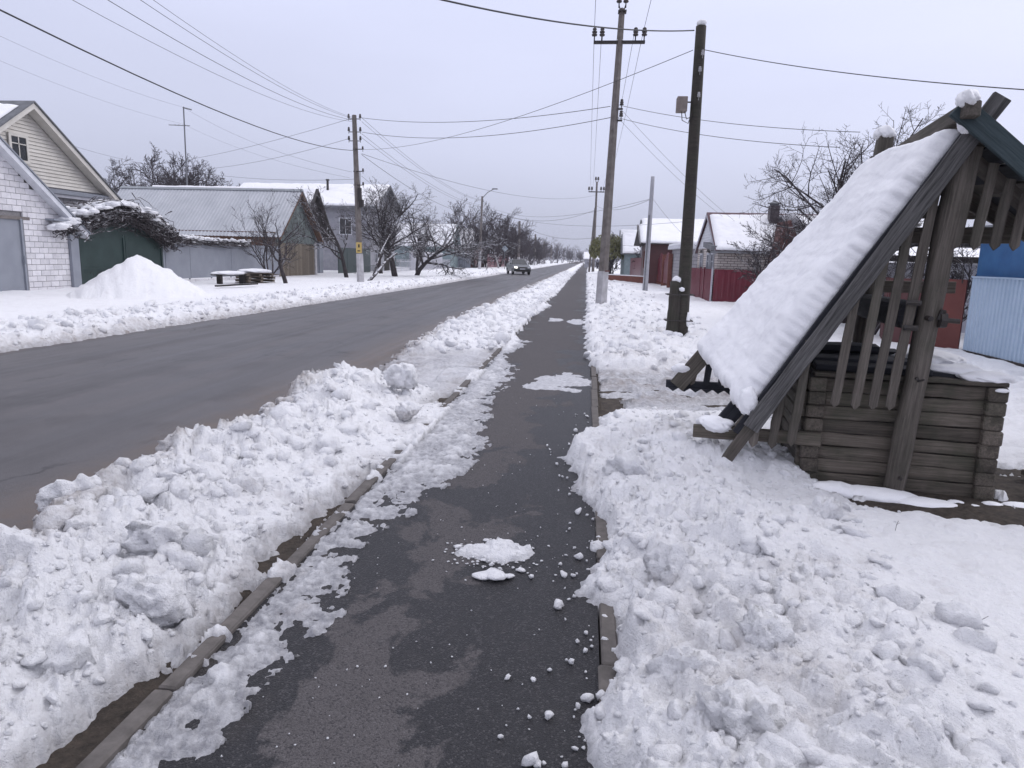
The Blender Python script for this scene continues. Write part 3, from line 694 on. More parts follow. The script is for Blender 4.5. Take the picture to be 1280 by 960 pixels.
# roof boards: a slightly skewed slope, courses overlapping like clapboard
A_, B_, C_, D_ = Vector((.155, -.04, 2.47)), Vector((-1.02, -.02, .52)), Vector((-1.27, 1.42, .74)), Vector((.0, 1.46, 2.38))
nL = (B_-A_).cross(D_-A_).normalized();  nL = nL if nL.z > 0 else -nL
NBD = 13
for i in range(NBD):
    t = (i+.5)/NBD; p0 = A_.lerp(B_, t)+Vector((0, random.uniform(-.05, .02), 0)); p1 = D_.lerp(C_, t)+Vector((0, random.uniform(-.03, .06), 0))
    wp('roof_board', p0+nL*.012, p1+nL*.012, .205, .022, nL+Vector((-.16, 0, .10)), dark_wood, segs=4, wob=.006)
nR = Vector((.64, 0, .77)); 
for i in range(11):
    t = (i+.5)/11; p0 = Vector((.15, -.06, 2.50)).lerp(Vector((1.58, -.06, 1.30)), t); p1 = Vector((.05, .84, 2.47)).lerp(Vector((1.55, .84, 1.62)), t)
    wp('roof_board', p0+nR*.01, p1+nR*.01, .150, .02, nR, dark_wood if i % 3 else old_wood, segs=3)
def slope_snow(name, A, B, C, D, nrm, thick, seed, terr=13, n1=150, n2=90, parent=None, mat=ssnow, edge=.05, wav=.014, rough=.02, over=(.0, .03)):
    """snow lying on a sloping quad A-B (front, top to eave) D-C (back)"""
    S, T = np.meshgrid(np.linspace(0, 1, n1), np.linspace(0, 1, n2), indexing='ij')
    L1 = (B-A).length; L2 = (D-A).length
    P = np.zeros((n1, n2, 3))
    for k in range(3): P[..., k] = A[k]*(1-S)*(1-T)+B[k]*S*(1-T)+C[k]*S*T+D[k]*(1-S)*T
    a, b = S*L1, T*L2
    ed = np.minimum(np.minimum(a+.004, L1-a+.004), np.minimum(b+.004, L2-b+.004))
    a_, b_ = a*.84+b*.55, b*.84-a*.55; rag = fbm(a_*7+3, b_*7, seed, 4)-.5
    prof = np.sqrt(np.clip(1-(1-np.clip(ed/edge, 0, 1))**2, 0, 1))
    f = (S*terr+rag*.25+(fbm(a*1.1, b*1.3, seed+9, 2)-.5)*1.0) % 1.0
    tz = (np.where(f < .82, f/.82, (1-f)/.18)-.5)*wav*(.6+.8*fbm(a*2, b*2, seed+5, 2))
    h = thick*(.78+.6*(fbm(a_*1.5, b_*1.5, seed+2, 2)-.3)*.9)+tz+rag*rough+(fbm(a_*33, b_*33, seed+3, 3)-.5)*rough*.28
    h = h*prof
    slide = (thick*.22)*prof*(S > 0)
    n = np.array(nrm[:]); dn = np.array(((B-A).normalized())[:])
    Q = P+n*h[..., None]
    jag = (fbm(a*22, b*0+3, seed+7, 4, .6)-.5)
    w = np.exp(-b/.05); Q[..., 1] += (w*(jag*.07+.01))
    jag2 = (fbm(b*10, a*0+3, seed+8, 3)-.5); w2 = np.exp(-(L1-a)/.06); Q += dn*(w2*(jag2*.12+.03))[..., None]
    V = np.concatenate([Q.reshape(-1, 3), (P-n*.004).reshape(-1, 3)]); idx = np.arange(n1*n2).reshape(n1, n2)
    F = np.stack([idx[:-1, :-1], idx[1:, :-1], idx[1:, 1:], idx[:-1, 1:]], -1).reshape(-1, 4)
    ring = np.concatenate([idx[:, 0], idx[-1, 1:], idx[::-1, -1][1:], idx[0, ::-1][1:-1]])
    rn = np.roll(ring, -1); G = np.stack([ring, ring+n1*n2, rn+n1*n2, rn], -1)
    nn = Vector(np.cross(Q[1, 0]-Q[0, 0], Q[0, 1]-Q[0, 0]).tolist())
    F2 = np.concatenate([F, G, (F+n1*n2)[:, ::-1]])
    me = np_mesh(name, V, F2, mat); bm = bmesh.new(); bm.from_mesh(me); bmesh.ops.recalc_face_normals(bm, faces=bm.faces[:]); bm.to_mesh(me); bm.free()
    o = bpy.data.objects.new(name, me); COL.objects.link(o)
    if parent: o.parent = parent; o['kind'] = 'stuff'
    return o
slope_snow('roof_snow', A_+nL*.03, B_+nL*.03, C_+nL*.03, D_+nL*.03, nL, .165, 3, parent=well, edge=.085, wav=.005, rough=.030)
slope_snow('roof_snow', Vector((.20, -.10, 2.48)), Vector((1.60, -.10, 1.32)), Vector((1.58, .9, 1.66)), Vector((.10, .9, 2.50)), nR, .10, 23, terr=9, n1=90, n2=70, parent=well, edge=.07)
def blob(name, c, r, parent=None, seed=0, mat=ssnow, sub=4, nz=.2, kind='stuff'):
    v, f = ICO[sub]; p = v*(1+nz*2.4*(fbm(v[:, 0]*2.3+seed*3.1+v[:, 2], v[:, 1]*2.3+seed-v[:, 2]*.7, seed, 5, .62)-.5))[:, None]
    p = p*np.array(r)+np.array(c); o = bpy.data.objects.new(name, np_mesh(name, p, f, mat)); COL.objects.link(o)
    if parent: o.parent = parent
    if kind: o['kind'] = kind
    return o
blob('snow_cap', (.085, -.16, 2.66), (.055, .09, .055), well, 1, nz=.38)
blob('snow_cap', (.115, -.11, 2.53), (.05, .05, .07), well, 2)
blob('snow_cap', (.0, 1.34, 2.71), (.085, .08, .06), well, 3, nz=.38)
# the top of the back post stands above the snow
wp('post_top', (-.02, 1.34, 2.36), (.01, 1.34, 2.69), .115, .115, (0, -1, 0), old_wood, segs=3, bevel=.01)
for i in range(-1, 6):
    blob('snow_cap', (.02+.02*i, .55+random.uniform(-.1,.5), 1.95+random.uniform(-.02, .02)), (.07, .04, .022), well, 10+i, sub=2)
blob('snow_cap', (.36, .30, .885), (.23, .14, .045), well, 31, nz=.3)
blob('snow_cap', (.56, .14, .858), (.17, .09, .038), well, 32, nz=.35); blob('snow_cap', (.30, .6, .93), (.25, .3, .05), well, 37, nz=.3)
blob('snow_cap', (.60, .0, .79), (.045, .02, .015), well, 33, sub=2)
blob('snow_cap', (-1.27, .04, .40), (.14, .085, .055), well, 34, nz=.4)
blob('snow_cap', (-1.52, 1.46, .60), (.10, .05, .05), well, 35, nz=.2)
blob('snow_cap', (-1.06, -.045, .60), (.075, .05, .10), well, 36, nz=.3)
for u, v, a, b, c in ((-.15, -.10, .32, .13, .075), (.14, -.18, .22, .10, .05), (-.42, -.08, .2, .12, .09), (.62, -.06, .07, .045, .028), (.38, -.09, .06, .04, .026), (.48, -.14, .04, .03, .02), (.80, -.03, .12, .06, .03), (.95, -.12, .16, .05, .025)):
    q = blob('drift', (u, v, -.01), (a, b, c*.8), None, int(abs(u*100))+7, mat=ssnow, nz=.16); q.data.transform(Matrix.Translation((0,0,0)))
    M_ = Matrix.Translation((2.28, 5.1, 0))@Matrix.Rotation(radians(-7), 4, 'Z'); q.matrix_world = M_
    tag(q, 'low white snow drift lying along the foot of the timber well', 'snow', kind='stuff')
# windlass
b = MB(); b.tube([(.02, .10, 1.27), (.0, 1.28, 1.27)], .105, 16); b.build('windlass_drum', dark_wood, well, smooth=False)
b = MB(); b.tube([(.06, -.12, 1.27), (.0, 1.42, 1.27)], .018, 8); b.build('axle', black_iron, well)
b = MB(); b.tube([(.13, -.06, 1.26), (.17, -.06, 1.26)], .055, 7); b.tube([(.17, -.06, 1.26), (.255, -.065, 1.255)], .017, 7); b.tube([(.13, -.06, 1.26), (.15, -.06, 1.33)], .02, 6); b.build('crank_hub', black_iron, well)
for z_ in (1.20, 1.37): b = MB(); b.tube([(-.09, -.07, z_), (.0, -.08, z_)], .02, 6); b.build('bearing_bracket', black_iron, well)
# rough timbers lying behind the well on the right
tl_ = thing('plank_pile', 'grey planks lying in mud at the right-hand side of the well', 'planks', (3.95, 5.5, 0))
plank('board', (-.7, -.35, .05), (.9, -.05, .03), .16, .04, (0, 0, 1), old_wood, tl_); plank('board', (-.5, .05, .06), (1.0, .25, .05), .15, .04, (0, 0, 1), old_wood, tl_)
plank('board', (-.10, .60, .38), (1.1, .95, .38), .10, .04, (0, -1, 0), old_wood2, tl_); plank('board', (.35, .72, -.02), (.35, .72, .36), .09, .07, (0, -1, 0), old_wood2, tl_)
plank('board', (.85, .92, -.02), (.85, .92, .6), .09, .07, (0, -1, 0), old_wood2, tl_)

# ================================================================== LARGE SNOW CHUNKS one could pick up
def chunk(x, y, z, size, rot, label, seed, dirt=0., sub=4, cuts=10):
    global RNG
    RNG = np.random.default_rng(seed); p, f = chunk_shape(sub, cuts-2, 1, .15)
    d = np.abs(fbm(p[:, 0]*3.2+seed+p[:, 2], p[:, 1]*3.2-p[:, 2]*1.6, seed, 5, .6)-.5)*2; d2_ = fbm(p[:, 0]*11+seed, p[:, 1]*11+p[:, 2]*8, seed, 3)-.5; p = p*(1-d[:, None]*.55+d2_[:, None]*.12)
    p = (p*np.array(size))@rotm(*rot).T
    o = bpy.data.objects.new('snow_chunk', np_mesh('snow_chunk', p, f, snow, {'dirt': np.full(len(p), dirt)*(p[:, 2] < .02), 'thin': np.zeros(len(p))})); COL.objects.link(o)
    o.location = (x, y, z); tag(o, label, 'snow chunk'); return o
def hh0(x, y): return hz(x, y)[0]
chunk(-2.02, 3.10, .19, (.26, .10, .15), (.9, .25, .95), 'large slab of snow tilted on edge in the roadside heap', 11)
chunk(-1.80, 2.62, .12, (.17, .14, .12), (.1, .2, .3), 'squarish block of snow low in the heap, nearest the left kerb', 12)
chunk(-2.86, 3.55, .20, (.20, .16, .13), (.2, -.1, .6), 'big pale lump of snow crowning the heap at its left end above the road', 13)
chunk(-2.62, 2.75, .24, (.22, .15, .15), (.2, .3, .1), 'big rounded lump of snow at the left edge of the picture', 14)
chunk(-3.0, 4.45, .10, (.16, .10, .09), (.1, .1, .3), 'long low lump of dirty snow lying at the road edge', 15, .5)
chunk(-2.98, 4.95, .14, (.15, .12, .12), (.2, .1, .9), 'brown-stained lump of snow standing behind the long dirty one', 16, .9)
chunk(-3.0, 6.3, .07, (.10, .08, .07), (.2, .1, .5), 'small dirty snow lump on the road edge where the heap begins to rise', 17, .7)
chunk(-1.95, 7.35, .33, (.20, .17, .16), (.3, .1, .5), 'lump of snow on the highest peak of the roadside heap', 18)
chunk(-1.62, 6.35, .14, (.12, .10, .10), (.1, .1, .2), 'grey-faced snow lump above the kerb at the end of the roadside heap', 19, .6)
chunk(-2.9, 11.6, .05, (.12, .08, .07), (.1, .1, .2), 'little dark clod lying alone on the muddy road edge', 20, 1.)
chunk(.42, 2.35, .15, (.13, .10, .10), (.2, .1, .4), 'large angular snow chunk at the right kerb near the picture bottom', 21)
chunk(.74, 2.55, .19, (.11, .11, .12), (.4, .1, 1.4), 'smooth upright snow chunk leaning right of the angular one', 22)
chunk(.55, 2.05, .17, (.16, .13, .12), (.1, .3, .9), 'biggest snow chunk, at the bottom edge right of the footpath', 23)
chunk(.48, 3.15, .17, (.15, .11, .13), (.5, .1, .2), 'grey-shaded snow chunk beside the right kerb', 24, .15)
chunk(.36, 4.75, .15, (.19, .13, .16), (.2, -.2, .7), 'round-faced snow chunk where the right-hand heap is widest', 25, .12)
chunk(1.08, 3.2, .10, (.16, .09, .12), (.3, .3, 1.0), 'tilted flat snow chunk out in the smooth snow', 26)
chunk(1.5, 4.25, .09, (.13, .11, .12), (.2, .3, .5), 'upright snow chunk in front of the well', 27)
for x, y, r, lb in ((.185, 2.20, .034, 'palm-sized snow lump on the right kerb, the nearest of three'), (.12, 2.34, .026, 'snow lump on the path edge, the middle of three by the kerb'), (.20, 2.43, .030, 'snow lump resting on the kerb, farthest of three'), (.13, 3.30, .028, 'single snow lump at the right edge of the wet path'),
                    (-.235, 2.42, .013, 'bean-sized snow crumb in the middle of the path'), (-.135, 2.42, .011, 'small snow crumb right of the bean-sized one on the path')):
    chunk(x, y, r*.55+.01, (r*1.2, r, r*.8), (.2, .1, x*9), lb, int(x*100+400), sub=3)
# thrown heap on the path
hp = thing('snow_heap', 'flattened heap of snow crumbs dropped in the middle of the wet footpath', 'snow heap', (-.40, 3.58, .01))
x_, y_ = np.meshgrid(np.linspace(-.26, .26, 90), np.linspace(-.20, .20, 70)); q = (x_/.21)**2+(y_/.13)**2+(fbm(x_*9, y_*9, 8, 4)-.5)*1.7
zz = .022*(1-q)+crag(x_, y_, .09, 7)*.022*(q < .9)+crag(x_, y_, .04, 5)*.014*(q < 1)+(fbm(x_*50, y_*50, 3, 3)-.5)*.008; idx = np.arange(zz.size).reshape(zz.shape); F = np.stack([idx[:-1,:-1], idx[:-1,1:], idx[1:,1:], idx[1:,:-1]], -1).reshape(-1, 4)
F = F[zz.ravel()[F].max(1) > -.003]; me = np_mesh('heap', np.stack([x_.ravel(), y_.ravel(), np.maximum(zz, -.004).ravel()], -1), F, snow, {'thin': np.clip(.5-zz.ravel()*25, 0, .6), 'dirt': zz.ravel()*0})
o = bpy.data.objects.new('heap', me); COL.objects.link(o); o.parent = hp; o['kind'] = 'stuff'
RNG = np.random.default_rng(77); Vs, Fs, off = [], [], 0
spec = [(-.19, -.02, .035), (-.24, .02, .022), (-.06, .10, .024), (.02, .09, .018), (-.10, .13, .018), (.0, -.32, .06), (-.05, -.33, .04), (.07, -.31, .028), (.13, -.22, .022), (-.03, -.18, .015), (-.08, -.13, .014)]
spec += [(RNG.normal(0, .13), RNG.normal(-.08, .14), RNG.uniform(.003, .010)) for _ in range(170)]
for x, y, r in spec:
    p, f = SHAPES[2 if r > .01 else 1][RNG.integers(10)]; s_ = np.array([r*1.25, r, r*(.45 if r > .035 else .8)]); Vs.append(p*s_+np.array([x, y, r*.3])); Fs.append(f+off); off += len(p)
V, F = np.concatenate(Vs), np.concatenate(Fs); o = bpy.data.objects.new('crumbs', np_mesh('crumbs', V, F, snow, {'thin': V[:, 0]*0, 'dirt': V[:, 0]*0})); COL.objects.link(o); o.parent = hp; o['kind'] = 'stuff'
# dead weed stalks poking out of the snow
for i, (x, y, s) in enumerate(((1.85, 4.05, .06), (1.62, 2.95, .07), (1.72, 2.92, .05))):
    b = MB(); h = hh0(x, y); b.tube([(x, y, h-.02), (x+.004, y, h+s*.6), (x+.012+i*.01, y, h+s)], .0014, 4); b.tube([(x+.004, y, h+s*.6), (x+.02, y, h+s*.8)], .001, 4)
    o = b.build('weed_stalk', bark_dark); tag(o, ['crooked dead stalk poking from the snow below the well', 'thin dead stalk in the smooth snow, left of a pair', 'thin bent stalk in the smooth snow, right of a pair'][i], 'weed')

# ================================================================== POLES
def insulator(parent, c, s=1., mat=porcelain):
    b = MB(); b.lathe(c, [(.012*s, -.10*s), (.012*s, 0), (.05*s, .0), (.055*s, .03*s), (.035*s, .045*s), (.052*s, .06*s), (.05*s, .085*s), (.03*s, .10*s), (.042*s, .115*s), (.038*s, .14*s), (.015*s, .155*s)], 8)
    return b.build('insulator', mat, parent, smooth=True)
def utility_pole(label, loc, top, H, r0, r1, mat, group=None, sq=False, white=0, sub=-.15):
    t = thing('utility_pole', label, 'utility pole', loc, 0, group); tx, ty = top
    K = 10; pts = [(tx*i/K, ty*i/K, sub+(H-sub)*i/K) for i in range(K+1)]; rad = [r0+(r1-r0)*i/K for i in range(K+1)]
    b = MB(); b.tube(pts, rad, 4 if sq else 10)
    o = b.build('pole', mat, t, smooth=not sq)
    if sq:
        bm = bmesh.new(); bm.from_mesh(o.data); bmesh.ops.bevel(bm, geom=[e for e in bm.edges if e.calc_face_angle(0) > .8], offset=.02, segments=1, affect='EDGES'); bm.to_mesh(o.data); bm.free()
    if white:
        b = MB(); f = white/H; b.tube([(0, 0, -.1), (tx*f, ty*f, white)], [r0+.006, r0+(r1-r0)*f+.006], 4 if sq else 10); b.build('whitewash_band', white_wash, t)
    return t
# P1: tall concrete pole right of the path
p1 = utility_pole('tall concrete power pole with a cross-arm, standing in snow right of the footpath', (.52, 23.65, 0), (.22, 0), 9.35, .185, .105, conc_pole, sq=True, white=1.25)
b = MB(); b.box(-.62, .98, -.06, .06, 8.32, 8.40); b.build('cross_arm', black_iron, p1)
b = MB(); b.tube([(.0, -.11, 1.25), (.24, -.11, 1.26)], .02, 5); b.build('paint_line', redgate_m, p1)
for x in (-.60, -.36, .68, .95): insulator(p1, (x, 0, 8.55), 1.6)
for x in (.12, .33): insulator(p1, (x, 0, 9.52), 1.6)
b = MB(); b.tube([(.20, 0, 9.2), (.12, 0, 9.45)], .018, 5); b.tube([(.24, 0, 9.2), (.33, 0, 9.45)], .018, 5); b.box(.10, .36, -.13, .13, 9.22, 9.27); b.build('top_bracket', black_iron, p1)
for z in (6.35, 6.0): b = MB(); b.box(.22, .40, -.05, .05, z, z+.04); b.build('hook', black_iron, p1); insulator(p1, (.36, 0, z+.14), 1.2)
blob('snow_cap', (.2, 0, 8.42), (.12, .06, .03), p1, 5, sub=2)
# P2: dark wooden pole with a stub
p2 = utility_pole('dark wooden pole strapped to a short stub post, right of the footpath behind the well', (2.02, 14.8, 0), (-.02, .02), 6.12, .140, .100, pole_wood)
p2.children[0].location = (0, 0, 0)
o = log('stub_post', [(-.20, -.06, -.1), (-.17, -.04, 1.22)], (.135, .125), pole_wood, 10, p2)
b = MB()
for z in (.95, .42):
    b.tube([(-.36, -.22, z), (.19, -.20, z)], .012, 5); b.tube([(-.36, .10, z), (.19, .18, z)], .012, 5); b.tube([(-.36, -.22, z), (-.36, .1, z)], .012, 5); b.tube([(.19, -.2, z), (.19, .18, z)], .012, 5)
b.build('binding_wire', black_iron, p2)
bx = MB(); bx.box(-.40, -.20, -.16, .06, 4.52, 4.80); o = bx.build('junction_box', simple('rusty_box', (.17, .14, .13), (.27, .23, .21), 6, .7, .002), p2, bevel=.01)
b = MB(); b.tube([(-.22, 0, 4.72), (-.05, 0, 4.72)], .015, 6); b.tube([(-.30, -.1, 4.52), (-.28, -.1, 4.36), (-.16, -.1, 4.30), (-.10, -.1, 4.5)], .009, 5); b.tube([(-.24, -.1, 4.52), (-.20, -.12, 4.38), (-.12, -.12, 4.42)], .009, 5); b.build('cable', black_iron, p2)
for z, x in ((5.55, .02), (5.25, -.01), (4.78, .0)): insulator(p2, (x, -.17, z), .6, white_wash)
blob('snow_cap', (-.02, 0, 6.17), (.10, .10, .07), p2, 4, sub=2)
blob('snow_cap', (-.17, -.08, 1.25), (.09, .10, .07), p2, 41, nz=.35); blob('snow_cap', (-.07, -.17, 1.06), (.06, .03, .04), p2, 42, nz=.35)
blob('snow_cap', (.10, -.17, .45), (.035, .04, .14), p2, 43, nz=.3); blob('snow_cap', (-.12, -.22, .13), (.13, .07, .06), p2, 44, nz=.3)
# L1
l1 = utility_pole('grey concrete pole with a yellow notice and whitewashed foot, beyond the road', (-12.2, 37.2, 0), (-.24, 0), 8.75, .20, .13, conc_pole, sq=True, white=1.62)
b = MB(); b.box(-.17, .13, -.19, -.165, 1.66, 2.22); b.build('yellow_notice', yellow_m, l1)
b = MB(); b.box(-.06, .03, -.197, -.192, 1.95, 2.12); b.box(-.10, .06, -.197, -.192, 1.74, 1.80); b.build('notice_print', black_iron, l1)
for z in (8.55, 7.9, 7.45):
    b = MB(); b.tube([(-.52, 0, z), (.08, 0, z)], .022, 5); b.build('hook', black_iron, l1)
    for x in (-.52, .10): insulator(l1, (x-.02, 0, z+.05), 1.3, porcelain)
for z in (7.02, 5.9, 5.2):
    b = MB(); b.tube([(-.3, -.1, z), (.18, -.1, z)], .025, 5); b.build('hook', black_iron, l1); insulator(l1, (.2, 0, z), 1.1)
b = MB(); b.box(-.02, .14, -.24, -.05, 4.35, 5.05); b.box(.0, .24, -.2, .0, 4.05, 4.45); b.tube([(.08, -.2, 4.1), (.1, -.2, 5.9)], .025, 5); b.build('fuse_box', black_iron, l1, bevel=.01)
# lamp pole L2
l2 = utility_pole('slim concrete street-lamp pole with a slanting arm, far along the left roadside', (-13.75, 90, 0), (.2, 0), 9.2, .19, .12, conc_pole, white=2.4)
b = MB(); b.tube([(.2, 0, 8.95), (.9, 0, 9.7), (1.75, 0, 10.15)], .05, 6); b.build('lamp_arm', steel, l2)
b = MB(); b.box(1.45, 2.15, -.12, .12, 10.06, 10.2); o = b.build('lamp_head', steel, l2, bevel=.03); o.rotation_euler = (0, 0, 0)
# far pole with cross-arm on the right of the path
p3 = utility_pole('distant dark pole with a cross-arm and top insulators, right of the footpath', (.80, 91, 0), (.0, 0), 11.3, .19, .12, conc_pole)
b = MB(); b.box(-1.0, 1.0, -.06, .06, 10.0, 10.12); b.build('cross_arm', black_iron, p3)
for x in (-.95, -.6, .55, .9, -.15, .15): insulator(p3, (x, 0, 10.3 if abs(x) > .3 else 11.5), 2.6)
b = MB(); b.tube([(-.5, .1, -.1), (-.05, 0, 8.1)], .13, 8); b.build('brace', conc_pole, p3)
# thin pale pole
p4 = utility_pole('thin pale pole without wires on top, in the snowy yard right of the footpath', (3.14, 38, 0), (.06, 0), 5.95, .15, .10, simple('pale_pole', (.33, .33, .36), (.42, .42, .45), 6, .8, .002))
b = MB(); b.tube([(-.05, -.1, 0), (-.02, -.1, 4.0)], .05, 6); b.build('side_pipe', steel, p4)
for i, (Y, H) in enumerate(((128, 8.2), (168, 7.3), (203, 6.6), (244, 6.4), (295, 7.6), (368, 7.0))):
    utility_pole(['first bare pole beyond the street lamp on the left roadside', 'second bare pole beyond the street lamp', 'third bare pole beyond the street lamp', 'fourth bare pole beyond the street lamp', 'fifth, thinner pole beyond the street lamp', 'farthest small pole on the left of the road'][i],
                 (-12.4, Y, 0), (0, 0), H, .26, .20, conc_pole, 'bare poles receding along the left roadside', white=1.8)
t = thing('sign_post', 'small grey post with a diamond road sign seen near the oncoming car', 'road sign', (-10.5, 90, 0))
b = MB(); b.tube([(0,0,0), (0,0,2.6)], .04, 6); b.build('post', steel, t)
b = MB(); b.prism([(-.42, -.05, 2.75), (0, -.05, 2.33), (.42, -.05, 2.75), (0, -.05, 3.17)], (0, -.02, 0)); b.build('sign_plate', simple('sign_grey', (.22, .27, .30), (.27, .31, .35), 2, .5, 0), t)
b = MB(); b.prism([(-.30, -.075, 2.75), (0, -.075, 2.45), (.30, -.075, 2.75), (0, -.075, 3.05)], (0, -.01, 0)); b.build('sign_face', simple('sign_face', (.30, .34, .36), (.33, .37, .39), 2, .5, 0), t)
# wooden and steel mast (TV aerial)
t = thing('aerial_mast', 'thin television aerial mast rising behind the metal-roofed barn', 'aerial', (-29.45, 50, 0))
b = MB(); b.tube([(0,0,2.0), (.1,0,11.7)], [.06, .045], 6); b.build('mast', steel, t)
b = MB(); b.tube([(-1.1,0,10.45), (.5,0,10.40)], .03, 5); b.tube([(.05,0,11.65), (.7,0,11.5)], .05, 5); b.tube([(-.5,-.25,10.44),(-.5,.25,10.44)], .015, 4); b.tube([(-.2,-.3,10.43),(-.2,.3,10.43)], .015, 4); b.tube([(.25,-.2,10.42),(.25,.2,10.42)], .015, 4); b.build('aerial', steel, t)

WIRES = [
    ((-12.37, 37.2, 6.97), (-8.16, 9.5, 4.77), 0.45, 0.012),
    ((-12.56, 37.2, 8.5), (-9.68, 14.0, 6.43), 0.35, 0.007),
    ((-12.56, 37.2, 8.42), (-10.07, 13.5, 6.27), 0.4, 0.005),
    ((-12.52, 37.2, 8.58), (-9.32, 14.5, 6.6), 0.3, 0.006),
    ((-12.47, 37.2, 8.62), (-9.03, 14.5, 6.59), 0.3, 0.005),
    ((-29.37, 50.0, 11.67), (-27.61, 32.0, 11.15), 0.25, 0.005),
    ((-12.6, 37.2, 5.87), (-29.37, 50.0, 11.67), 0.5, 0.005),
    ((-29.45, 50.0, 10.52), (-27.73, 32.0, 10.07), 0.25, 0.004),
    ((-12.74, 37.2, 5.58), (-29.45, 50.0, 10.52), 0.4, 0.004),
    ((-12.73, 37.2, 8.54), (-38.45, 60.0, 8.86), 0.3, 0.008),
    ((-12.7, 37.2, 7.58), (-31.65, 55.0, 7.93), 0.3, 0.008),
    ((-12.48, 37.2, 5.51), (-32.2, 55.0, 7.86), 0.3, 0.007),
    ((-31.65, 55.0, 7.93), (-31.22, 40.0, 7.65), 0.3, 0.006),
    ((-12.13, 37.2, 8.62), (0.52, 23.65, 6.45), 0.35, 0.009),
    ((-12.05, 37.2, 7.9), (0.54, 23.65, 6.11), 0.45, 0.009),
    ((-12.19, 37.2, 7.02), (1.87, 14.8, 5.68), 0.5, 0.006),
    ((0.75, 23.65, 6.5), (5.58, 16.0, 4.39), 0.15, 0.006),
    ((0.77, 23.65, 6.11), (5.21, 16.0, 4.08), 0.15, 0.006),
    ((0.78, 23.65, 6.45), (6.12, 31.0, 3.39), 0.15, 0.005),
    ((0.8, 23.65, 6.09), (5.77, 31.5, 3.55), 0.15, 0.005),
    ((1.87, 14.8, 6.04), (-1.87, 9.0, 4.66), 0.12, 0.01),
    ((2.08, 14.8, 5.69), (5.15, 9.5, 3.76), 0.08, 0.006),
    ((-0.09, 23.65, 8.67), (0.03, 91.0, 10.23), 1.2, 0.006),
    ((0.14, 23.65, 8.67), (0.33, 91.0, 10.24), 1.2, 0.006),
    ((1.16, 23.65, 8.66), (1.32, 91.0, 10.25), 1.2, 0.006),
    ((1.43, 23.65, 8.66), (1.72, 91.0, 10.26), 1.2, 0.006),
    ((-0.09, 23.65, 8.67), (-0.03, 4.75, 9.03), 0.1, 0.006),
    ((1.43, 23.65, 8.66), (1.43, 4.75, 9.02), 0.1, 0.006),
    ((-12.04, 37.2, 8.62), (-13.52, 90.0, 8.74), 0.8, 0.009),
    ((-12.04, 37.2, 8.42), (-13.52, 90.0, 8.65), 0.8, 0.009),
    ((-12.05, 37.2, 7.82), (-13.51, 90.0, 8.15), 0.8, 0.009),
    ((-12.05, 37.2, 7.62), (-13.51, 90.0, 7.96), 0.8, 0.009),
    ((-12.07, 37.2, 6.77), (-13.49, 90.0, 7.17), 1.0, 0.012),
    ((-12.06, 37.2, 6.81), (0.75, 91.0, 9.66), 1.2, 0.009),
    ((-12.08, 37.2, 5.68), (-15.23, 62.0, 5.6), 0.3, 0.008),
    ((-13.21, 90.0, 8.16), (3.26, 38.0, 4.85), 1.2, 0.008),
    ((-13.2, 90.0, 7.77), (0.83, 91.0, 7.9), 1.5, 0.014),
    ((-13.19, 90.0, 7.57), (6.38, 45.0, 4.15), 1.0, 0.009),
    ((-11.35, 118.0, 7.21), (0.9, 91.0, 4.44), 1.0, 0.016),
    ((0.9, 91.0, 4.44), (7.28, 50.0, 3.31), 0.8, 0.011),
    ((-13.19, 90.0, 7.17), (-11.35, 118.0, 7.21), 0.8, 0.014),
    ((-11.35, 118.0, 7.34), (-10.77, 145.0, 6.32), 0.8, 0.014),
    ((3.26, 38.0, 4.85), (5.43, 34.0, 2.11), 0.2, 0.006),
    ((0.71, 91.0, 8.48), (3.26, 38.0, 4.85), 0.6, 0.01),
]
EXT = {0: 2.0, 1: 2.2, 2: 2.2, 3: 2.2, 4: 2.2, 5: 1.8, 7: 1.8, 20: 2.0, 21: 1.6}
WL = ['dark overhead cable running left of the road to the concrete pole', 'thin overhead wire strung above the street', 'thin service wire crossing above the road']
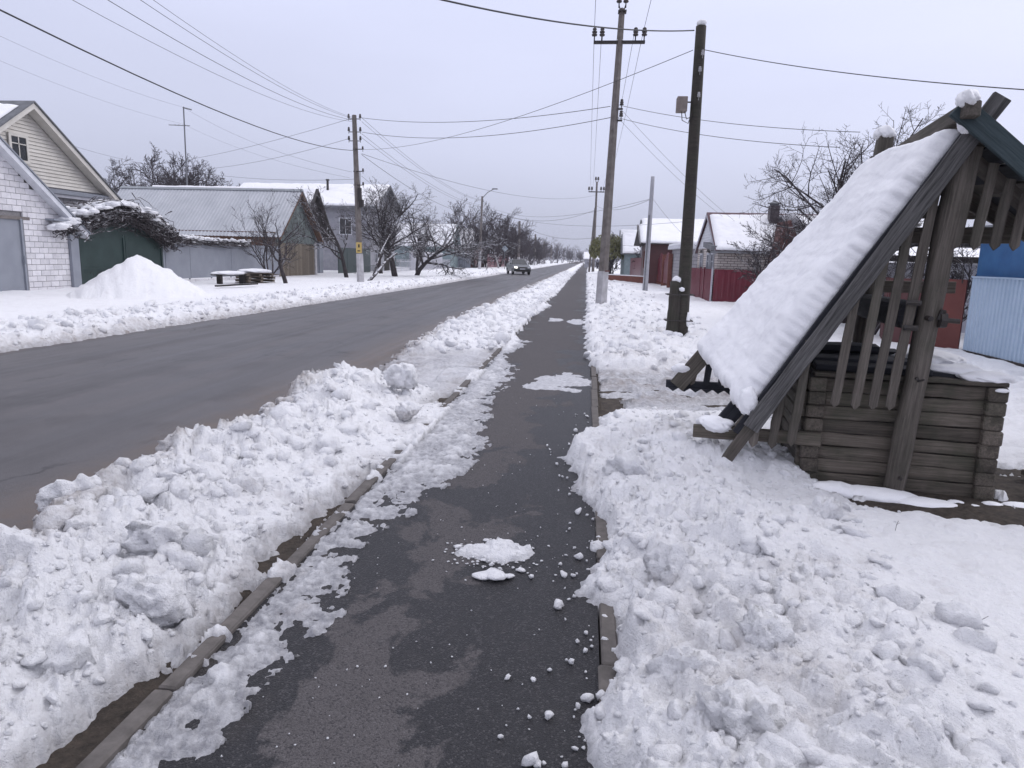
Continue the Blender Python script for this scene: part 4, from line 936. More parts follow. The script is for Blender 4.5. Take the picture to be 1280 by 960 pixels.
WLAB = {1: 'topmost-left of the street wires fanning from the far concrete pole to the upper left', 2: 'street wire running close under the upper pair left of the far pole', 3: 'upper inner street wire reaching the top edge left of centre', 4: 'innermost street wire reaching the top edge left of centre',
 5: 'faint wire from the aerial mast top to the left picture edge', 6: 'faint wire linking the far concrete pole to the aerial mast top', 7: 'lower faint wire from the aerial mast to the left picture edge', 8: 'lower faint wire linking the far pole and the aerial mast', 9: 'wire from the top of the far pole down to the left behind the barn', 10: 'second wire from the far pole down to the left behind the barn', 11: 'nearly level wire above the barn ridge ending at the far pole', 12: 'faint wire dropping over the cream house toward the left',
 13: 'upper of two cross-street wires between the far pole and the tall concrete pole', 14: 'lower of two cross-street wires between the far pole and the tall concrete pole', 15: 'long slanting wire from the dark wooden pole across the street to the far pole', 16: 'upper service wire going right from the tall concrete pole', 17: 'lower service wire going right from the tall concrete pole', 18: 'upper slanting drop wire from the concrete pole to the brick house', 19: 'lower slanting drop wire from the concrete pole to the brick house',
 22: 'leftmost line wire between the two cross-arm poles', 23: 'second line wire from the left between the cross-arm poles', 24: 'third line wire from the left between the cross-arm poles', 25: 'rightmost line wire between the two cross-arm poles', 26: 'left line wire rising from the cross-arm to the top picture edge', 27: 'right line wire rising from the cross-arm to the top picture edge',
 28: 'topmost wire from the far pole to the lamp pole', 29: 'second wire from the top between far pole and lamp pole', 30: 'third wire from the top between far pole and lamp pole', 31: 'fourth wire from the top between far pole and lamp pole', 32: 'lowest, thicker cable from the far pole to the lamp pole', 33: 'long wire from the far pole to the distant cross-arm pole', 34: 'short wire dropping right from the far pole into the apple trees', 35: 'wire crossing from the lamp pole to the top of the thin pale pole', 36: 'thick cable crossing from the lamp pole to the distant cross-arm pole', 37: 'lower wire crossing from the lamp pole toward the right houses', 38: 'low thick cable crossing the far street above the car', 39: 'low wire from the distant cross-arm pole to the right houses', 40: 'cable from the lamp pole to the first bare pole', 41: 'cable between the first and second bare poles', 42: 'short wire from the thin pale pole down to the right', 43: 'wire between the distant cross-arm pole and the thin pale pole'}
for i, (a, b_, s, r) in enumerate(WIRES):
    a, b_ = Vector(a), Vector(b_); T = EXT.get(i, 1.0); n = 22 if T == 1 else 30
    pts = []
    for k in range(n+1):
        t_ = T*k/n; p = a.lerp(b_, t_); p.z -= 4*s*t_*(1-t_); pts.append(p)
    m = MB(); m.tube(pts, r*1.15, 4); o = m.build('overhead_wire', wire_m, smooth=True)
    if i == 0: tag(o, 'dark thick cable descending across the left sky to the concrete pole', 'wire')
    elif i == 20: tag(o, 'dark cable dropping from the upper sky to the top of the wooden pole', 'wire')
    elif i == 21: tag(o, 'wire leaving the wooden pole toward the right edge of the sky', 'wire')
    else: tag(o, WLAB.get(i, 'thin overhead wire among those strung between the poles'), 'wire', 'thin overhead wires')

# ================================================================== BUILDINGS, FAR SIDE OF THE ROAD
FX = -18.5
def pbox(parent, name, mat, x0, x1, y0, y1, z0, z1, **k):
    b = MB(); b.box(x0, x1, y0, y1, z0, z1); return b.build(name, mat, parent, **k)
def window(parent, face, x, y0, y1, z0, z1, fr=.07, frame=white_trim, mull=1, glass=glass_dark, dirn=1):
    """window in a wall whose outside looks along +-X (face 'x') or -Y (face 'y'); part > sub-parts"""
    if face == 'x':
        f = MB(); d = .05*dirn
        for a, b_, c, e_ in ((y0-fr, y0, z0-fr, z1+fr), (y1, y1+fr, z0-fr, z1+fr), (y0, y1, z0-fr, z0), (y0, y1, z1, z1+fr)):
            f.box(min(x, x+d), max(x, x+d), a, b_, c, e_)
        for k in range(mull): ym = y0+(y1-y0)*(k+1)/(mull+1); f.box(min(x, x+d*.7), max(x, x+d*.7), ym-.02, ym+.02, z0, z1)
        f.box(min(x, x+d*.7), max(x, x+d*.7), y0, y1, z0+(z1-z0)*.68, z0+(z1-z0)*.68+.035)
        o = f.build('window', frame, parent); g_ = MB(); g_.box(min(x, x+d*.35), max(x, x+d*.35), y0, y1, z0, z1)
    else:
        f = MB()
        for a, b_, c, e_ in ((y0-fr, y0, z0-fr, z1+fr), (y1, y1+fr, z0-fr, z1+fr), (y0, y1, z0-fr, z0), (y0, y1, z1, z1+fr)): f.box(a, b_, x-.05, x, c, e_)
        for k in range(mull): ym = y0+(y1-y0)*(k+1)/(mull+1); f.box(ym-.02, ym+.02, x-.035, x, z0, z1)
        o = f.build('window', frame, parent); g_ = MB(); g_.box(y0, y1, x-.018, x, z0, z1)
    g_.build('pane', glass, o); return o
def roof_slab(parent, name, mat, pts, th=.08, **k):
    b = MB(); b.prism(pts, (0, 0, th)); return b.build(name, mat, parent, **k)
def snow_slab(parent, pts, th=.16, seed=1, terr=1, n1=40, n2=60, wav=.0, rough=.05):
    A, B, C, D = [Vector(p) for p in pts]; n = (B-A).cross(D-A).normalized(); n = n if n.z > 0 else -n
    return slope_snow('roof_snow', A, B, C, D, n, th, seed, terr=terr, n1=n1, n2=n2, parent=parent, edge=.18, wav=wav, rough=rough)

# --- garage of white blocks
ga = thing('garage', 'garage of white silicate blocks with a grey metal door, at the left edge', 'garage', (FX, 20, 0))
gy = lambda y: y-20
apexY, apexZ, sl = 18.6, 6.2, (4.42-2.65)/(20.99-23.32)
zr = lambda y: 2.62+sl*(y-23.42) if y > apexY else 2.62+sl*(apexY*2-y-23.42)
pb = MB(); pb.prism([(-.06, gy(13.8), 0), (-.06, gy(23.56), 0), (-.06, gy(23.56), zr(23.5)-.05), (-.06, gy(apexY), zr(apexY)-.05), (-.06, gy(13.8), zr(13.8)-.05)], (-8, 0, 0)); pb.build('wall', mortar, ga)
bm_ = []
for i in range(5):
    m_ = MB(); m_.box(0, .07, .006, .384, .006, .184); me = m_.mesh('block', white_brick, bevel=.006); bm_.append(me)
half = MB(); half.box(0, .07, .006, .184, .006, .184); halfm = half.mesh('block', white_brick, bevel=.006)
for r in range(34):
    z = .02+r*.19; y = 23.58-(.39 if r % 2 == 0 else .195)
    if r % 2: pass
    yy = 23.58
    first = True
    while yy > 18.2:
        L = .19 if (first and r % 2) else .39; first = False; yy -= L
        if z+.19 > zr(yy+L/2)+.06: continue
        if yy < 21.50 and z < 2.50:  # door opening
            if L > .3 and yy+.195 >= 21.50: yy += .195; L = .19; half_here = True
            else: continue
        o = bpy.data.objects.new('block', halfm if L < .3 else random.choice(bm_)); COL.objects.link(o); o.parent = ga
        o.location = (-.055+random.uniform(-.004, .004), gy(yy), z)
pbox(ga, 'lintel', conc_pole, -.03, .03, gy(18.2), gy(21.9), 2.42, 2.52)
d = pbox(ga, 'door', grey_metal, -.08, -.02, gy(19.0), gy(21.52), .02, 2.42)
pbox(ga, 'door_frame', grey_metal, -.05, .035, gy(21.5), gy(21.58), .0, 2.46)
b = MB(); b.tube([(.03, gy(21.50), 1.0), (.07, gy(21.50), 1.0), (.07, gy(21.50), 1.25), (.03, gy(21.50), 1.25)], .02, 5); b.build('hinge', grey_metal, ga)
for sgn in (1,):
    e0 = (.30, gy(apexY), zr(apexY)+.06); e1 = (.30, gy(24.3), zr(24.3)+.0)
    b = MB(); b.prism([(.02, gy(apexY), zr(apexY)-.10), (.02, gy(24.25), zr(24.25)-.10), (.02, gy(24.25), zr(24.25)+.10), (.02, gy(apexY), zr(apexY)+.10)], (.32, 0, 0)); b.build('barge_board', white_trim, ga)
b = MB(); b.prism([(-8, gy(apexY), zr(apexY)+.11), (-8, gy(24.32), zr(24.32)+.11), (-8, gy(24.32), zr(24.32)+.16), (-8, gy(apexY), zr(apexY)+.16)], (8.38, 0, 0)); b.build('roof', grey_metal, ga)
pbox(ga, 'canopy', grey_metal, -.3, .35, gy(22.6), gy(24.35), 2.46, 2.53)
# --- cream house behind it
hb = thing('house', 'tall cream-sided gable house with a small attic window, behind the white garage', 'house', (-22, 26.33, 0))
ap, ez = 6.95, 3.95
za = lambda y: ap-abs(y)*(ap-ez)/4.34
b = MB(); b.prism([(-.1, -4.3, 0), (-.1, 4.3, 0), (-.1, 4.3, ez-.05), (-.1, 0, ap-.2), (-.1, -4.3, ez-.05)], (-9, 0, 0)); o = b.build('wall', grey_brick, hb); uvbox(o)
z = 3.98; k = 0
while z < ap-.15:
    hw = (ap-.08-z)/(ap-ez)*4.34; hw2 = (ap-.08-z-.135)/(ap-ez)*4.34
    if hw2 < .05: break
    b = MB(); b.prism([(-.1, -hw, z+.005), (-.1, hw, z+.005), (-.1, hw2, z+.138), (-.1, -hw2, z+.138)], (.035, 0, 0)); o = b.build('siding_board', cream, hb)
    o.data.transform(Matrix.Shear('XY', 4, (0, 0))) if False else None
    for v in o.data.vertices:
        if v.co.x > -.08 and v.co.z < z+.05: v.co.x += .035
    z += .14
window(hb, 'x', .0, -.82, -.10, 4.85, 5.70, .11, cream, 1)
b = MB(); b.box(-.12, .22, -4.5, 4.75, 3.74, 3.90); b.build('string_course', grey_metal, hb)
b = MB(); b.box(-.02, .16, -4.2, 4.45, 3.60, 3.745); b.build('soffit', grey_wall, hb)
for s_ in (-1, 1):
    b = MB(); b.prism([(.0, 0, ap-.13), (.0, s_*4.75, ap-.13-4.75*(ap-ez)/4.34), (.0, s_*4.75, ap+.10-4.75*(ap-ez)/4.34), (.0, 0, ap+.10)], (.42, 0, 0)); b.build('barge_board', cream, hb)
    b = MB(); b.prism([(-9, 0, ap+.11), (-9, s_*4.85, ap+.11-4.85*(ap-ez)/4.34), (-9, s_*4.85, ap+.17-4.85*(ap-ez)/4.34), (-9, 0, ap+.17)], (9.48, 0, 0)); b.build('roof', asbestos, hb)
snow_slab(hb, [(.15, -.45, ap-.12), (.15, -4.7, ap-3.05), (-8.8, -4.7, ap-3.05), (-8.8, -.2, ap+.06)], .16, 61)
# --- gate, fence, vine
gt = thing('yard_gate', 'dark green double metal gate under a snow-laden vine arch', 'gate', (FX, 24.0, 0))
pbox(gt, 'gate_leaf', green_metal, -.04, .02, .08, 2.65, .12, 2.1); pbox(gt, 'gate_leaf', green_metal, -.04, .02, 2.68, 5.15, .12, 2.1)
for y in (.08, 2.55, 2.68, 5.05): pbox(gt, 'stile', green_metal, .02, .06, y, y+.10, .12, 2.1)
for y0_, y1_ in ((.18, 2.55), (2.78, 5.05)):
    for z in (.12, .75, 2.0): pbox(gt, 'rail', green_metal, .02, .055, y0_, y1_, z, z+.08)
b = MB()
for k in range(26):
    a0 = RNG.uniform(0, 6.3); cy, cz = .6+k*.07, .55+RNG.uniform(-.1, .3); b.tube([(.065, cy+.08*cos(a0+t)*(.4+t*.2), cz+.10*sin(a0+t)*(.4+t*.2)) for t in np.linspace(0, 2.6, 6)], .008, 4)
b.build('scrollwork', black_iron, gt, kind='stuff')
pbox(gt, 'gate_arch', green_metal, -.03, .02, .9, 4.4, 2.1, 2.75)
pbox(gt, 'gate_post', grey_metal, -.12, .12, -.42, -.02, 0, 2.02); pbox(gt, 'gate_post', grey_metal, -.08, .06, 5.16, 5.30, 0, 2.02)
fe = thing('metal_fence', 'plain grey sheet-metal fence on a block footing, behind the pallets', 'fence', (FX, 29.4, 0))
y = 0
for i in range(6):
    w = 1.93; pbox(fe, 'fence_sheet', grey_metal, -.02, .02+.006*(i % 2), y+.005, y+w-.005, .28, 1.93); y += w
for i in range(7): pbox(fe, 'fence_post', grey_metal, -.07, -.02, i*1.93-.03, i*1.93+.03, 0, 1.95)
for r in range(2):
    for i in range(28):
        o = bpy.data.objects.new('block', random.choice(bm_)); COL.objects.link(o); o.parent = fe
        o.location = (.0+random.uniform(-.01, .01), i*.40+r*.2, .0+r*.14-.05); o.scale = (1, 1, .75)
pbox(fe, 'house_plate', white_trim, .025, .04, .25, .65, 1.72, 1.86)
def vine(path, rad, n, seed, parent):
    R = random.Random(seed); b = MB()
    for i in range(n):
        t0 = R.uniform(0, 1); L_ = R.uniform(.05, .28); pts = []; off = Vector((R.gauss(0, rad), R.gauss(0, rad*.3), R.gauss(0, rad)))
        for k in range(6):
            t = min(.999, max(0, t0+L_*k/5)); j = t*(len(path)-1); a = Vector(path[int(j)]); c = Vector(path[min(int(j)+1, len(path)-1)]); p = a.lerp(c, j-int(j))
            off += Vector((R.gauss(0, rad*.35), R.gauss(0, rad*.3), R.gauss(0, rad*.35)-.02)); off *= .93; pts.append(p+off)
        b.tube(pts, [.022, .018, .015, .012, .009, .006], 3, cap=False)
    return b.build('vine_stems', bark_dark, parent, kind='stuff')
vi = thing('climbing_vine', 'dense bare climbing vine arching over the green gate, capped with snow', 'vine', (FX+.15, 22.7, 0))
vp = [(0, 0, 2.1), (0, .8, 2.35), (0, 1.8, 2.65), (0, 3.0, 3.0), (0, 4.2, 2.95), (0, 5.3, 2.65), (0, 6.3, 2.3), (0, 7.0, 2.12), (0, 8.5, 2.02), (0, 10.5, 2.0), (0, 14.3, 1.98)]
vine(vp[1:8], .26, 900, 3, vi); vine(vp[6:], .10, 220, 4, vi); vine(vp[:4], .15, 160, 5, vi)
Vs, Fs, off = [], [], 0; RNG = np.random.default_rng(31)
def on(path, t): j = t*(len(path)-1); a, c = np.array(path[int(j)]), np.array(path[min(int(j)+1, len(path)-1)]); return a+(c-a)*(j-int(j))
wide_ = lambda t: t < .62
for k in range(760):
    t = RNG.uniform(0, 1); p = on(vp, t); wide = .30 if .12 < t < .62 else .12
    top = RNG.uniform() < .78; r = RNG.uniform(.07, .21) if top and wide_(t) else (RNG.uniform(.05, .11) if top else RNG.uniform(.03, .07))
    if p[1] > 5.2 and p[1] < 6.6 and RNG.uniform() < .55: continue
    dz = wide*1.05 if top else RNG.uniform(-wide*.5, wide*.9)
    c = p+np.array([RNG.normal(0, wide*.7), RNG.normal(0, .1), dz+RNG.normal(0, .04)])
    q, f = SHAPES[1][RNG.integers(10)]; Vs.append(q*np.array([r*1.5, r*1.6, r*.7])+c); Fs.append(f+off); off += len(q)
V, F = np.concatenate(Vs), np.concatenate(Fs); o = bpy.data.objects.new('vine_snow', np_mesh('vine_snow', V, F, ssnow)); COL.objects.link(o); o.parent = vi; o['kind'] = 'stuff'

# --- barn with the grey metal roof
def corrugate(parent, name, mat, A, U, W, V_, L, pitch, dep, nrm, th=.01, pieces=1, kindn=None):
    """profiled metal sheet(s): A corner, U unit dir across the ribs (width W), V_ unit dir along the ribs (length L)"""
    A, U, V_, nrm = Vector(A), Vector(U), Vector(V_), Vector(nrm); per = W/pieces
    for pc in range(pieces):
        b = MB(); n = max(1, int(round(per/pitch))); pr = []
        for i in range(n):
            x0 = i*per/n; q = per/n; pr += [(x0, 0), (x0+q*.5, 0), (x0+q*.62, dep), (x0+q*.88, dep)]
        pr.append((per, 0)); vs = []
        for x, h in pr:
            p = A+U*(pc*per+x)+nrm*(h+.003*(pc % 2)); vs += [p, p+V_*L, p-nrm*th, p+V_*L-nrm*th]
        fs = []
        for i in range(len(pr)-1): a = i*4; c = a+4; fs += [(a, a+1, c+1, c), (a+2, c+2, c+3, a+3)]
        o = b.add(vs, fs).build(name, mat, parent)
        bmx = bmesh.new(); bmx.from_mesh(o.data); bmesh.ops.recalc_face_normals(bmx, faces=bmx.faces[:]); bmx.to_mesh(o.data); bmx.free()
ba = thing('barn', 'long barn with a bare grey ribbed-metal roof and faded green gable', 'barn', (FX-.1, 44.0, 0))
bw, bz, ba_z = 3.15, 2.72, 5.45; BL = 11.8
b = MB(); b.prism([(-.05, -bw, 0), (-.05, bw, 0), (-.05, bw, bz), (-.05, 0, ba_z-.1), (-.05, -bw, bz)], (-BL, 0, 0)); b.build('wall', brown_board, ba)
for i in range(21):   # vertical boards of the gable front
    y0_ = -bw+i*.3; y1_ = y0_+.285; hgt = lambda y: ba_z-.12-(abs(y))*(ba_z-bz)/bw
    m_ = tan_board; b = MB(); b.prism([(-.05, y0_, .05), (-.05, y1_, .05), (-.05, y1_, 2.15), (-.05, y0_, 2.15)], (.03+random.uniform(0,.012), 0, 0)); b.build('wall_board', m_, ba)
    b = MB(); pts = [(-.05, y0_, 2.16), (-.05, y1_, 2.16), (-.05, y1_, hgt(y1_)), (-.05, y0_, hgt(y0_))]
    if y0_ < 0 < y1_: pts.insert(3, (-.05, 0, hgt(0)))
    b.prism(pts, (.04+random.uniform(0,.012), 0, 0)); b.build('wall_board', green_board, ba)
for z in (2.32, 2.55):
    plank('eave_board', (.0, -bw-.04, z+.12), (-BL, -bw-.04, z+.12), .2, .03, (0, -1, 0), brown_board, ba, segs=6)
sl_len = sqrt((bw+.35)**2+((ba_z-bz)*(bw+.35)/bw)**2)
dv = Vector((0, -(bw+.35), -(ba_z-bz)*(bw+.35)/bw)).normalized(); nv = Vector((0, -dv.z, dv.y)); nv = nv if nv.z > 0 else -nv
corrugate(ba, 'roof_sheet', barn_metal, (.45, 0, ba_z+.04), (-1, 0, 0), BL+.45, dv, sl_len, .24, .028, nv, pieces=11)
dv2 = Vector((0, -dv.y, dv.z)); nv2 = Vector((0, -nv.y, nv.z))
b = MB(); P0 = Vector((.45, .02, ba_z+.03)); b.prism([P0, P0+dv2*sl_len, P0+dv2*sl_len+Vector((-BL-.45, 0, 0)), P0+Vector((-BL-.45, 0, 0))], nv2*.04); b.build('roof_slope', barn_metal, ba)
b = MB(); b.prism([(.47, -.16, ba_z-.02), (.47, 0, ba_z+.12), (.47, .16, ba_z-.02)], (-BL-.5, 0, 0)); b.build('ridge_cap', simple('ridge_metal', (.25, .27, .29), (.32, .34, .36), 4, .5, .001), ba)
for s_ in (-1, 1):
    b = MB(); b.prism([(.36, 0, ba_z-.02), (.36, s_*(bw+.35), ba_z-.02-(ba_z-bz)*(bw+.35)/bw), (.36, s_*(bw+.35), ba_z-.20-(ba_z-bz)*(bw+.35)/bw), (.36, 0, ba_z-.22)], (.06, 0, 0)); b.build('barge_board', brown_board, ba)
    b = MB(); b.prism([(.0, s_*.05, ba_z-.05), (.0, s_*(bw+.35), ba_z-.05-(ba_z-bz)*(bw+.3)/bw), (.35, s_*(bw+.35), ba_z-.05-(ba_z-bz)*(bw+.3)/bw), (.35, s_*.05, ba_z-.05)], (0, 0, -.025)); b.build('soffit', brown_board, ba)
pbox(ba, 'corner_post', white_wash, -.04, .06, bw-.32, bw-.02, 0, 2.3)
# --- dark gabled house with a snowy roof behind the barn
hd = thing('outbuilding', 'narrow outbuilding with a black steep gable, snow roof and grey doors beside the barn', 'outbuilding', (FX-1.0, 49.1, 0))
da, dz, dw = 6.06, 2.9, 2.8
b = MB(); b.prism([(-.1, -1.9, 0), (-.1, 1.5, 0), (-.1, 1.5, 2.6), (-.1, 0, da-.3), (-.1, -1.9, 2.6)], (-12, 0, 0)); b.build('wall', grey_wall, hd)
for i in range(14):
    y0_ = -1.9+i*.245; y1_ = y0_+.235; h_ = lambda y: da-.22-abs(y)*(da-dz)/dw
    if h_(max(abs(y0_), abs(y1_))) < 2.5: continue
    b = MB(); b.prism([(-.1, y0_, 2.3), (-.1, y1_, 2.3), (-.1, y1_, h_(y1_)), (-.1, y0_, h_(y0_))], (.05+random.uniform(0, .02), 0, 0)); b.build('gable_board', dark_board, hd)
pbox(hd, 'door', simple('slate_door', (.13, .14, .17), (.17, .18, .21), 2, .5, .001), -.12, -.03, -.9, .9, .0, 2.3)
pbox(hd, 'door_post', grey_metal, -.1, .02, .9, 1.6, 0, 2.3); pbox(hd, 'door_post', white_wash, -.1, .0, -1.6, -.95, 0, 2.3)
for s_ in (-1, 1):
    b = MB(); b.prism([(.4, 0, da), (.4, s_*dw*1.06, da-(da-dz)*1.06), (.4, s_*dw*1.06, da-.2-(da-dz)*1.06), (.4, 0, da-.24)], (-12.5, 0, 0)); b.build('roof', dark_board, hd)
snow_slab(hd, [(.25, -.02, da+.02), (.25, -dw*1.04, dz+.0), (-12, -dw*1.04, dz+.0), (-12, -.02, da+.02)], .20, 71, n2=90)
snow_slab(hd, [(.25, .04, da+.02), (.25, dw*1.0, dz+.05), (-12, dw*1.0, dz+.05), (-12, .04, da+.02)], .15, 72)
# --- large pale house with a snowy roof
grey_wall_e = simple('dull_render', (.25, .25, .275), (.34, .34, .37), 3, .85, .003)
he = thing('house', 'large pale two-storey house with snow-covered roof behind the bare trees', 'house', (FX-.3, 64, 0))
ea, ee, ew = 7.75, 5.85, 3.9
b = MB(); b.prism([(0, -ew, 0), (0, ew, 0), (0, ew, ee), (0, 0, ea-.1), (0, -ew, ee)], (-13, 0, 0)); b.build('wall', grey_wall_e, he)
for y0_, y1_, z0_, z1_ in ((-2.6, -1.2, 3.0, 4.6), (.2, 2.2, 3.0, 4.5), (-2.7, -1.2, .9, 2.0)): window(he, 'x', .0, y0_, y1_, z0_, z1_, .08, grey_wall, 1)
pbox(he, 'door', dark_board, -.02, .04, .3, 1.9, 0, 2.6)
for x_ in (-2.2, -5.0, -7.8): window(he, 'y', -ew, x_-.5, x_+.5, 3.3, 4.6, .08, white_trim, 1)
for s_ in (-1, 1):
    b = MB(); b.prism([(.75, 0, ea+.05), (.75, s_*(ew+.55), ea+.05-(ea-ee)*(ew+.55)/ew), (.75, s_*(ew+.55), ea-.15-(ea-ee)*(ew+.55)/ew), (.75, 0, ea-.17)], (-14, 0, 0)); b.build('roof', asbestos, he)
b = MB(); b.prism([(-.1, -ew-.5, ee-.35), (-.1, ew+.5, ee-.35), (1.0, ew+.3, ee-.45), (1.0, -ew-.3, ee-.45)], (0, 0, .10)); b.build('pent_roof', asbestos, he)
snow_slab(he, [(.7, -.05, ea+.06), (.7, -ew-.5, ea+.04-(ea-ee)*(ew+.5)/ew), (-13.2, -ew-.5, ea+.04-(ea-ee)*(ew+.5)/ew), (-13.2, -.3, ea+.0)], .16, 81, n2=80)
b = MB(); b.tube([(-4.6, -1.6, 6.4), (-4.6, -1.6, 8.0)], .11, 8); b.tube([(-4.6, -1.6, 8.0), (-4.6, -1.6, 8.12)], .17, 8); b.build('chimney', black_iron, he)
gf = thing('metal_fence', 'dark green sheet fence with low railing, left of the far concrete pole', 'fence', (FX, 51.2, 0))
for i in range(4): pbox(gf, 'fence_sheet', green_metal, -.03, .02+.008*(i % 2), i*1.95, i*1.95+1.93, .1, 2.05)
b = MB()
for i in range(24): b.box(1.2, 1.22, i*.32, i*.32+.03, 0, .75)
b.box(1.19, 1.23, 0, 7.5, .70, .74); b.build('railing', green_metal, gf, kind='stuff')
# --- pale gable house further down, with its yard fence
hf = thing('house', 'small teal-gabled house with a snow roof between the bare trees and lamp pole', 'house', (-17.6, 93, 0))
b = MB(); b.prism([(0, -2.6, 0), (0, 2.6, 0), (0, 2.6, 2.9), (0, 0, 5.6), (0, -2.6, 2.9)], (-9, 0, 0)); b.build('wall', teal_wall, hf)
for s_ in (-1, 1):
    b = MB(); b.prism([(.4, 0, 5.8), (.4, s_*3.0, 2.75), (.4, s_*3.0, 2.55), (.4, 0, 5.55)], (-9.6, 0, 0)); b.build('roof', teal_wall, hf)
    snow_slab(hf, [(.3, s_*.03, 5.8), (.3, s_*2.95, 2.8), (-9, s_*2.95, 2.8), (-9, s_*.03, 5.8)], .16, 91+s_)
hf2 = thing('house', 'low dark-red house with a broad plain snow roof right of the teal gable', 'house', (-15.6, 101, 0))
pbox(hf2, 'wall', brownred, -9, 0, -3, 6, 0, 3.0)
b = MB(); b.prism([(.3, -3.5, 2.75), (-1.2, 1.5, 5.6), (-8, 1.5, 5.6), (-9.4, -3.5, 2.75)], (0, .2, -.1)); b.build('roof', dark_board, hf2)
snow_slab(hf2, [(-1.2, 1.5, 5.6), (.3, -3.5, 2.8), (-9.4, -3.5, 2.8), (-8, 1.5, 5.6)], .2, 95); snow_slab(hf2, [(-1.2, 1.5, 5.6), (.2, 6.3, 2.8), (-9.4, 6.3, 2.8), (-8, 1.5, 5.6)], .2, 96)
pbox(hf2, 'window', glass_dark, -5.2, -4.0, -3.06, -3.0, 1.5, 2.5); pbox(hf2, 'window', glass_dark, -2.6, -1.4, -3.06, -3.0, 1.5, 2.5)
yf = thing('yard_fence', 'pale corrugated fence capped with snow in front of the dark-red house', 'fence', (-16.2, 95.8, 0))
corrugate(yf, 'fence_sheet', grey_metal, (-3.6, 0, .1), (1, 0, 0), 3.9, (0, 0, 1), 1.9, .35, .05, (0, -1, 0), pieces=2)
b = MB(); b.box(-3.6, .3, -.06, .12, 2.0, 2.14); b.build('fence_snow', ssnow, yf)
rf = thing('red_fence', 'dark red board fence behind the trees by the lamp pole', 'fence', (-14.6, 103, 0))
for i in range(9): pbox(rf, 'fence_sheet', maroon, -.02, .02+.01*(i % 2), i*3.2, i*3.2+3.15, .1, 2.1)
wf = thing('mesh_fence', 'low weathered picket fence under the big apple tree', 'fence', (-17.0, 62, 0))
for i in range(60): pbox(wf, 'picket', grey_wall if i % 3 else white_wash, -.015, .015, i*.42, i*.42+.10, .1, 1.25+random.uniform(-.05, .05))
for z in (.4, 1.0): pbox(wf, 'rail', grey_wall, -.05, -.016, 0, 25, z, z+.07)
pw = thing('yard_wall', 'low pale block wall behind the whitewashed tree trunks', 'wall', (-18.3, 72, 0)); pbox(pw, 'wall', grey_wall, -.1, .1, 0, 16, 0, 1.9); pbox(pw, 'coping', ssnow, -.15, .15, 0, 16, 1.9, 2.0)

# --- bench and pallets
bn = thing('bench', 'low dark wooden bench topped with snow, left of the pallet stack', 'bench', (-16.1, 30.6, .0), radians(62))
for k in (-.10, .12): plank('seat_board', (-.9, k, .52), (.75, k, .52), .2, .05, (0, 0, 1), dark_board, bn, segs=2)
for x in (-.65, .5): pbox(bn, 'leg', dark_board, x, x+.10, -.15, .17, 0, .495)
q = blob('seat_snow', (-.08, .0, .60), (.92, .27, .10), bn, 3)
pt = thing('pallet_stack', 'stack of wooden pallets under a snow cap by the grey fence', 'pallets', (-15.6, 31.9, .0), radians(62))
dark_pallet = wood('pallet_wood', (.075, .055, .042), (.17, .13, .10))
for lv in range(4):
    z = .04+lv*.145; jx = random.uniform(-.05, .05)
    for k in range(3): pbox(pt, 'pallet_block', tan_board, -.75+jx+k*.66, -.62+jx+k*.66, -.5, .5, z, z+.09)
    for k in range(5): plank('pallet_board', (-.78+jx, -.46+k*.23, z+.105), (.72+jx, -.46+k*.23, z+.105), .11, .02, (0, 0, 1), dark_pallet, pt, segs=1)
blob('pallet_snow', (-.02, 0, .69), (.85, .6, .11), pt, 5)
lb_ = thing('fallen_plank', 'dark plank half buried in snow in front of the pallets', 'plank', (-14.2, 27.5, .22), radians(75)); plank('board', (-1.2, 0, 0), (1.1, 0, .03), .16, .06, (0, 0, 1), dark_board, lb_)

# ================================================================== RIGHT SIDE
hr_ = thing('brick_house', 'small pale-brick house with a snowy maroon roof behind the dark red fence', 'house', (5.25, 29.4, 0))
b = MB(); b.prism([(0, 0, 0), (0, 5.2, 0), (0, 5.2, 2.2), (0, 2.55, 3.65), (0, 0, 2.2)], (9, 0, 0)); o = b.build('wall', pale_brick, hr_); uvbox(o)
for i in range(12):
    z = 2.25+i*.115; hw = (3.62-z)/1.45*2.6
    if hw < .1: break
    b = MB(); b.prism([(-.005, 2.55-hw, z), (-.005, 2.55+hw, z), (-.005, 2.55+hw-.2, z+.105), (-.005, 2.55-hw+.2, z+.105)], (-.03, 0, 0)); b.build('gable_siding', white_trim, hr_)
for y0_, y1_ in ((.75, 1.25), (1.75, 2.25), (3.6, 4.1)):
    window(hr_, 'x', -.005, y0_, y1_, 1.05, 1.95, .09, simple('carved_frame%d' % int(y0_*10), (.35, .36, .40), (.45, .46, .5), 5, .7, 0) if y0_ < .8 else MATS['carved_frame7'], 1, dirn=-1)
    b = MB(); b.prism([(-.05, y0_-.14, 2.06), (-.05, (y0_+y1_)/2, 2.24), (-.05, y1_+.14, 2.06)], (-.03, 0, 0)); b.build('window_crest', dark_board, hr_)
b = MB(); b.prism([(-.30, -.12, 2.12), (-.30, -.12, 2.3), (-.30, 1.9, 2.5), (-.30, 1.9, 2.28)], (.28, 0, 0)); b.build('eave_return', asbestos, hr_)
RA = 3.72; rz_ = lambda d: RA-d*(RA-2.22)/2.55
b = MB(); b.prism([(-.14, 2.55, RA), (-.14, -.28, rz_(2.83)), (9.2, -.28, rz_(2.83)), (9.2, 2.55, RA)], (0, .02, .07)); b.build('roof', maroon_roof, hr_)
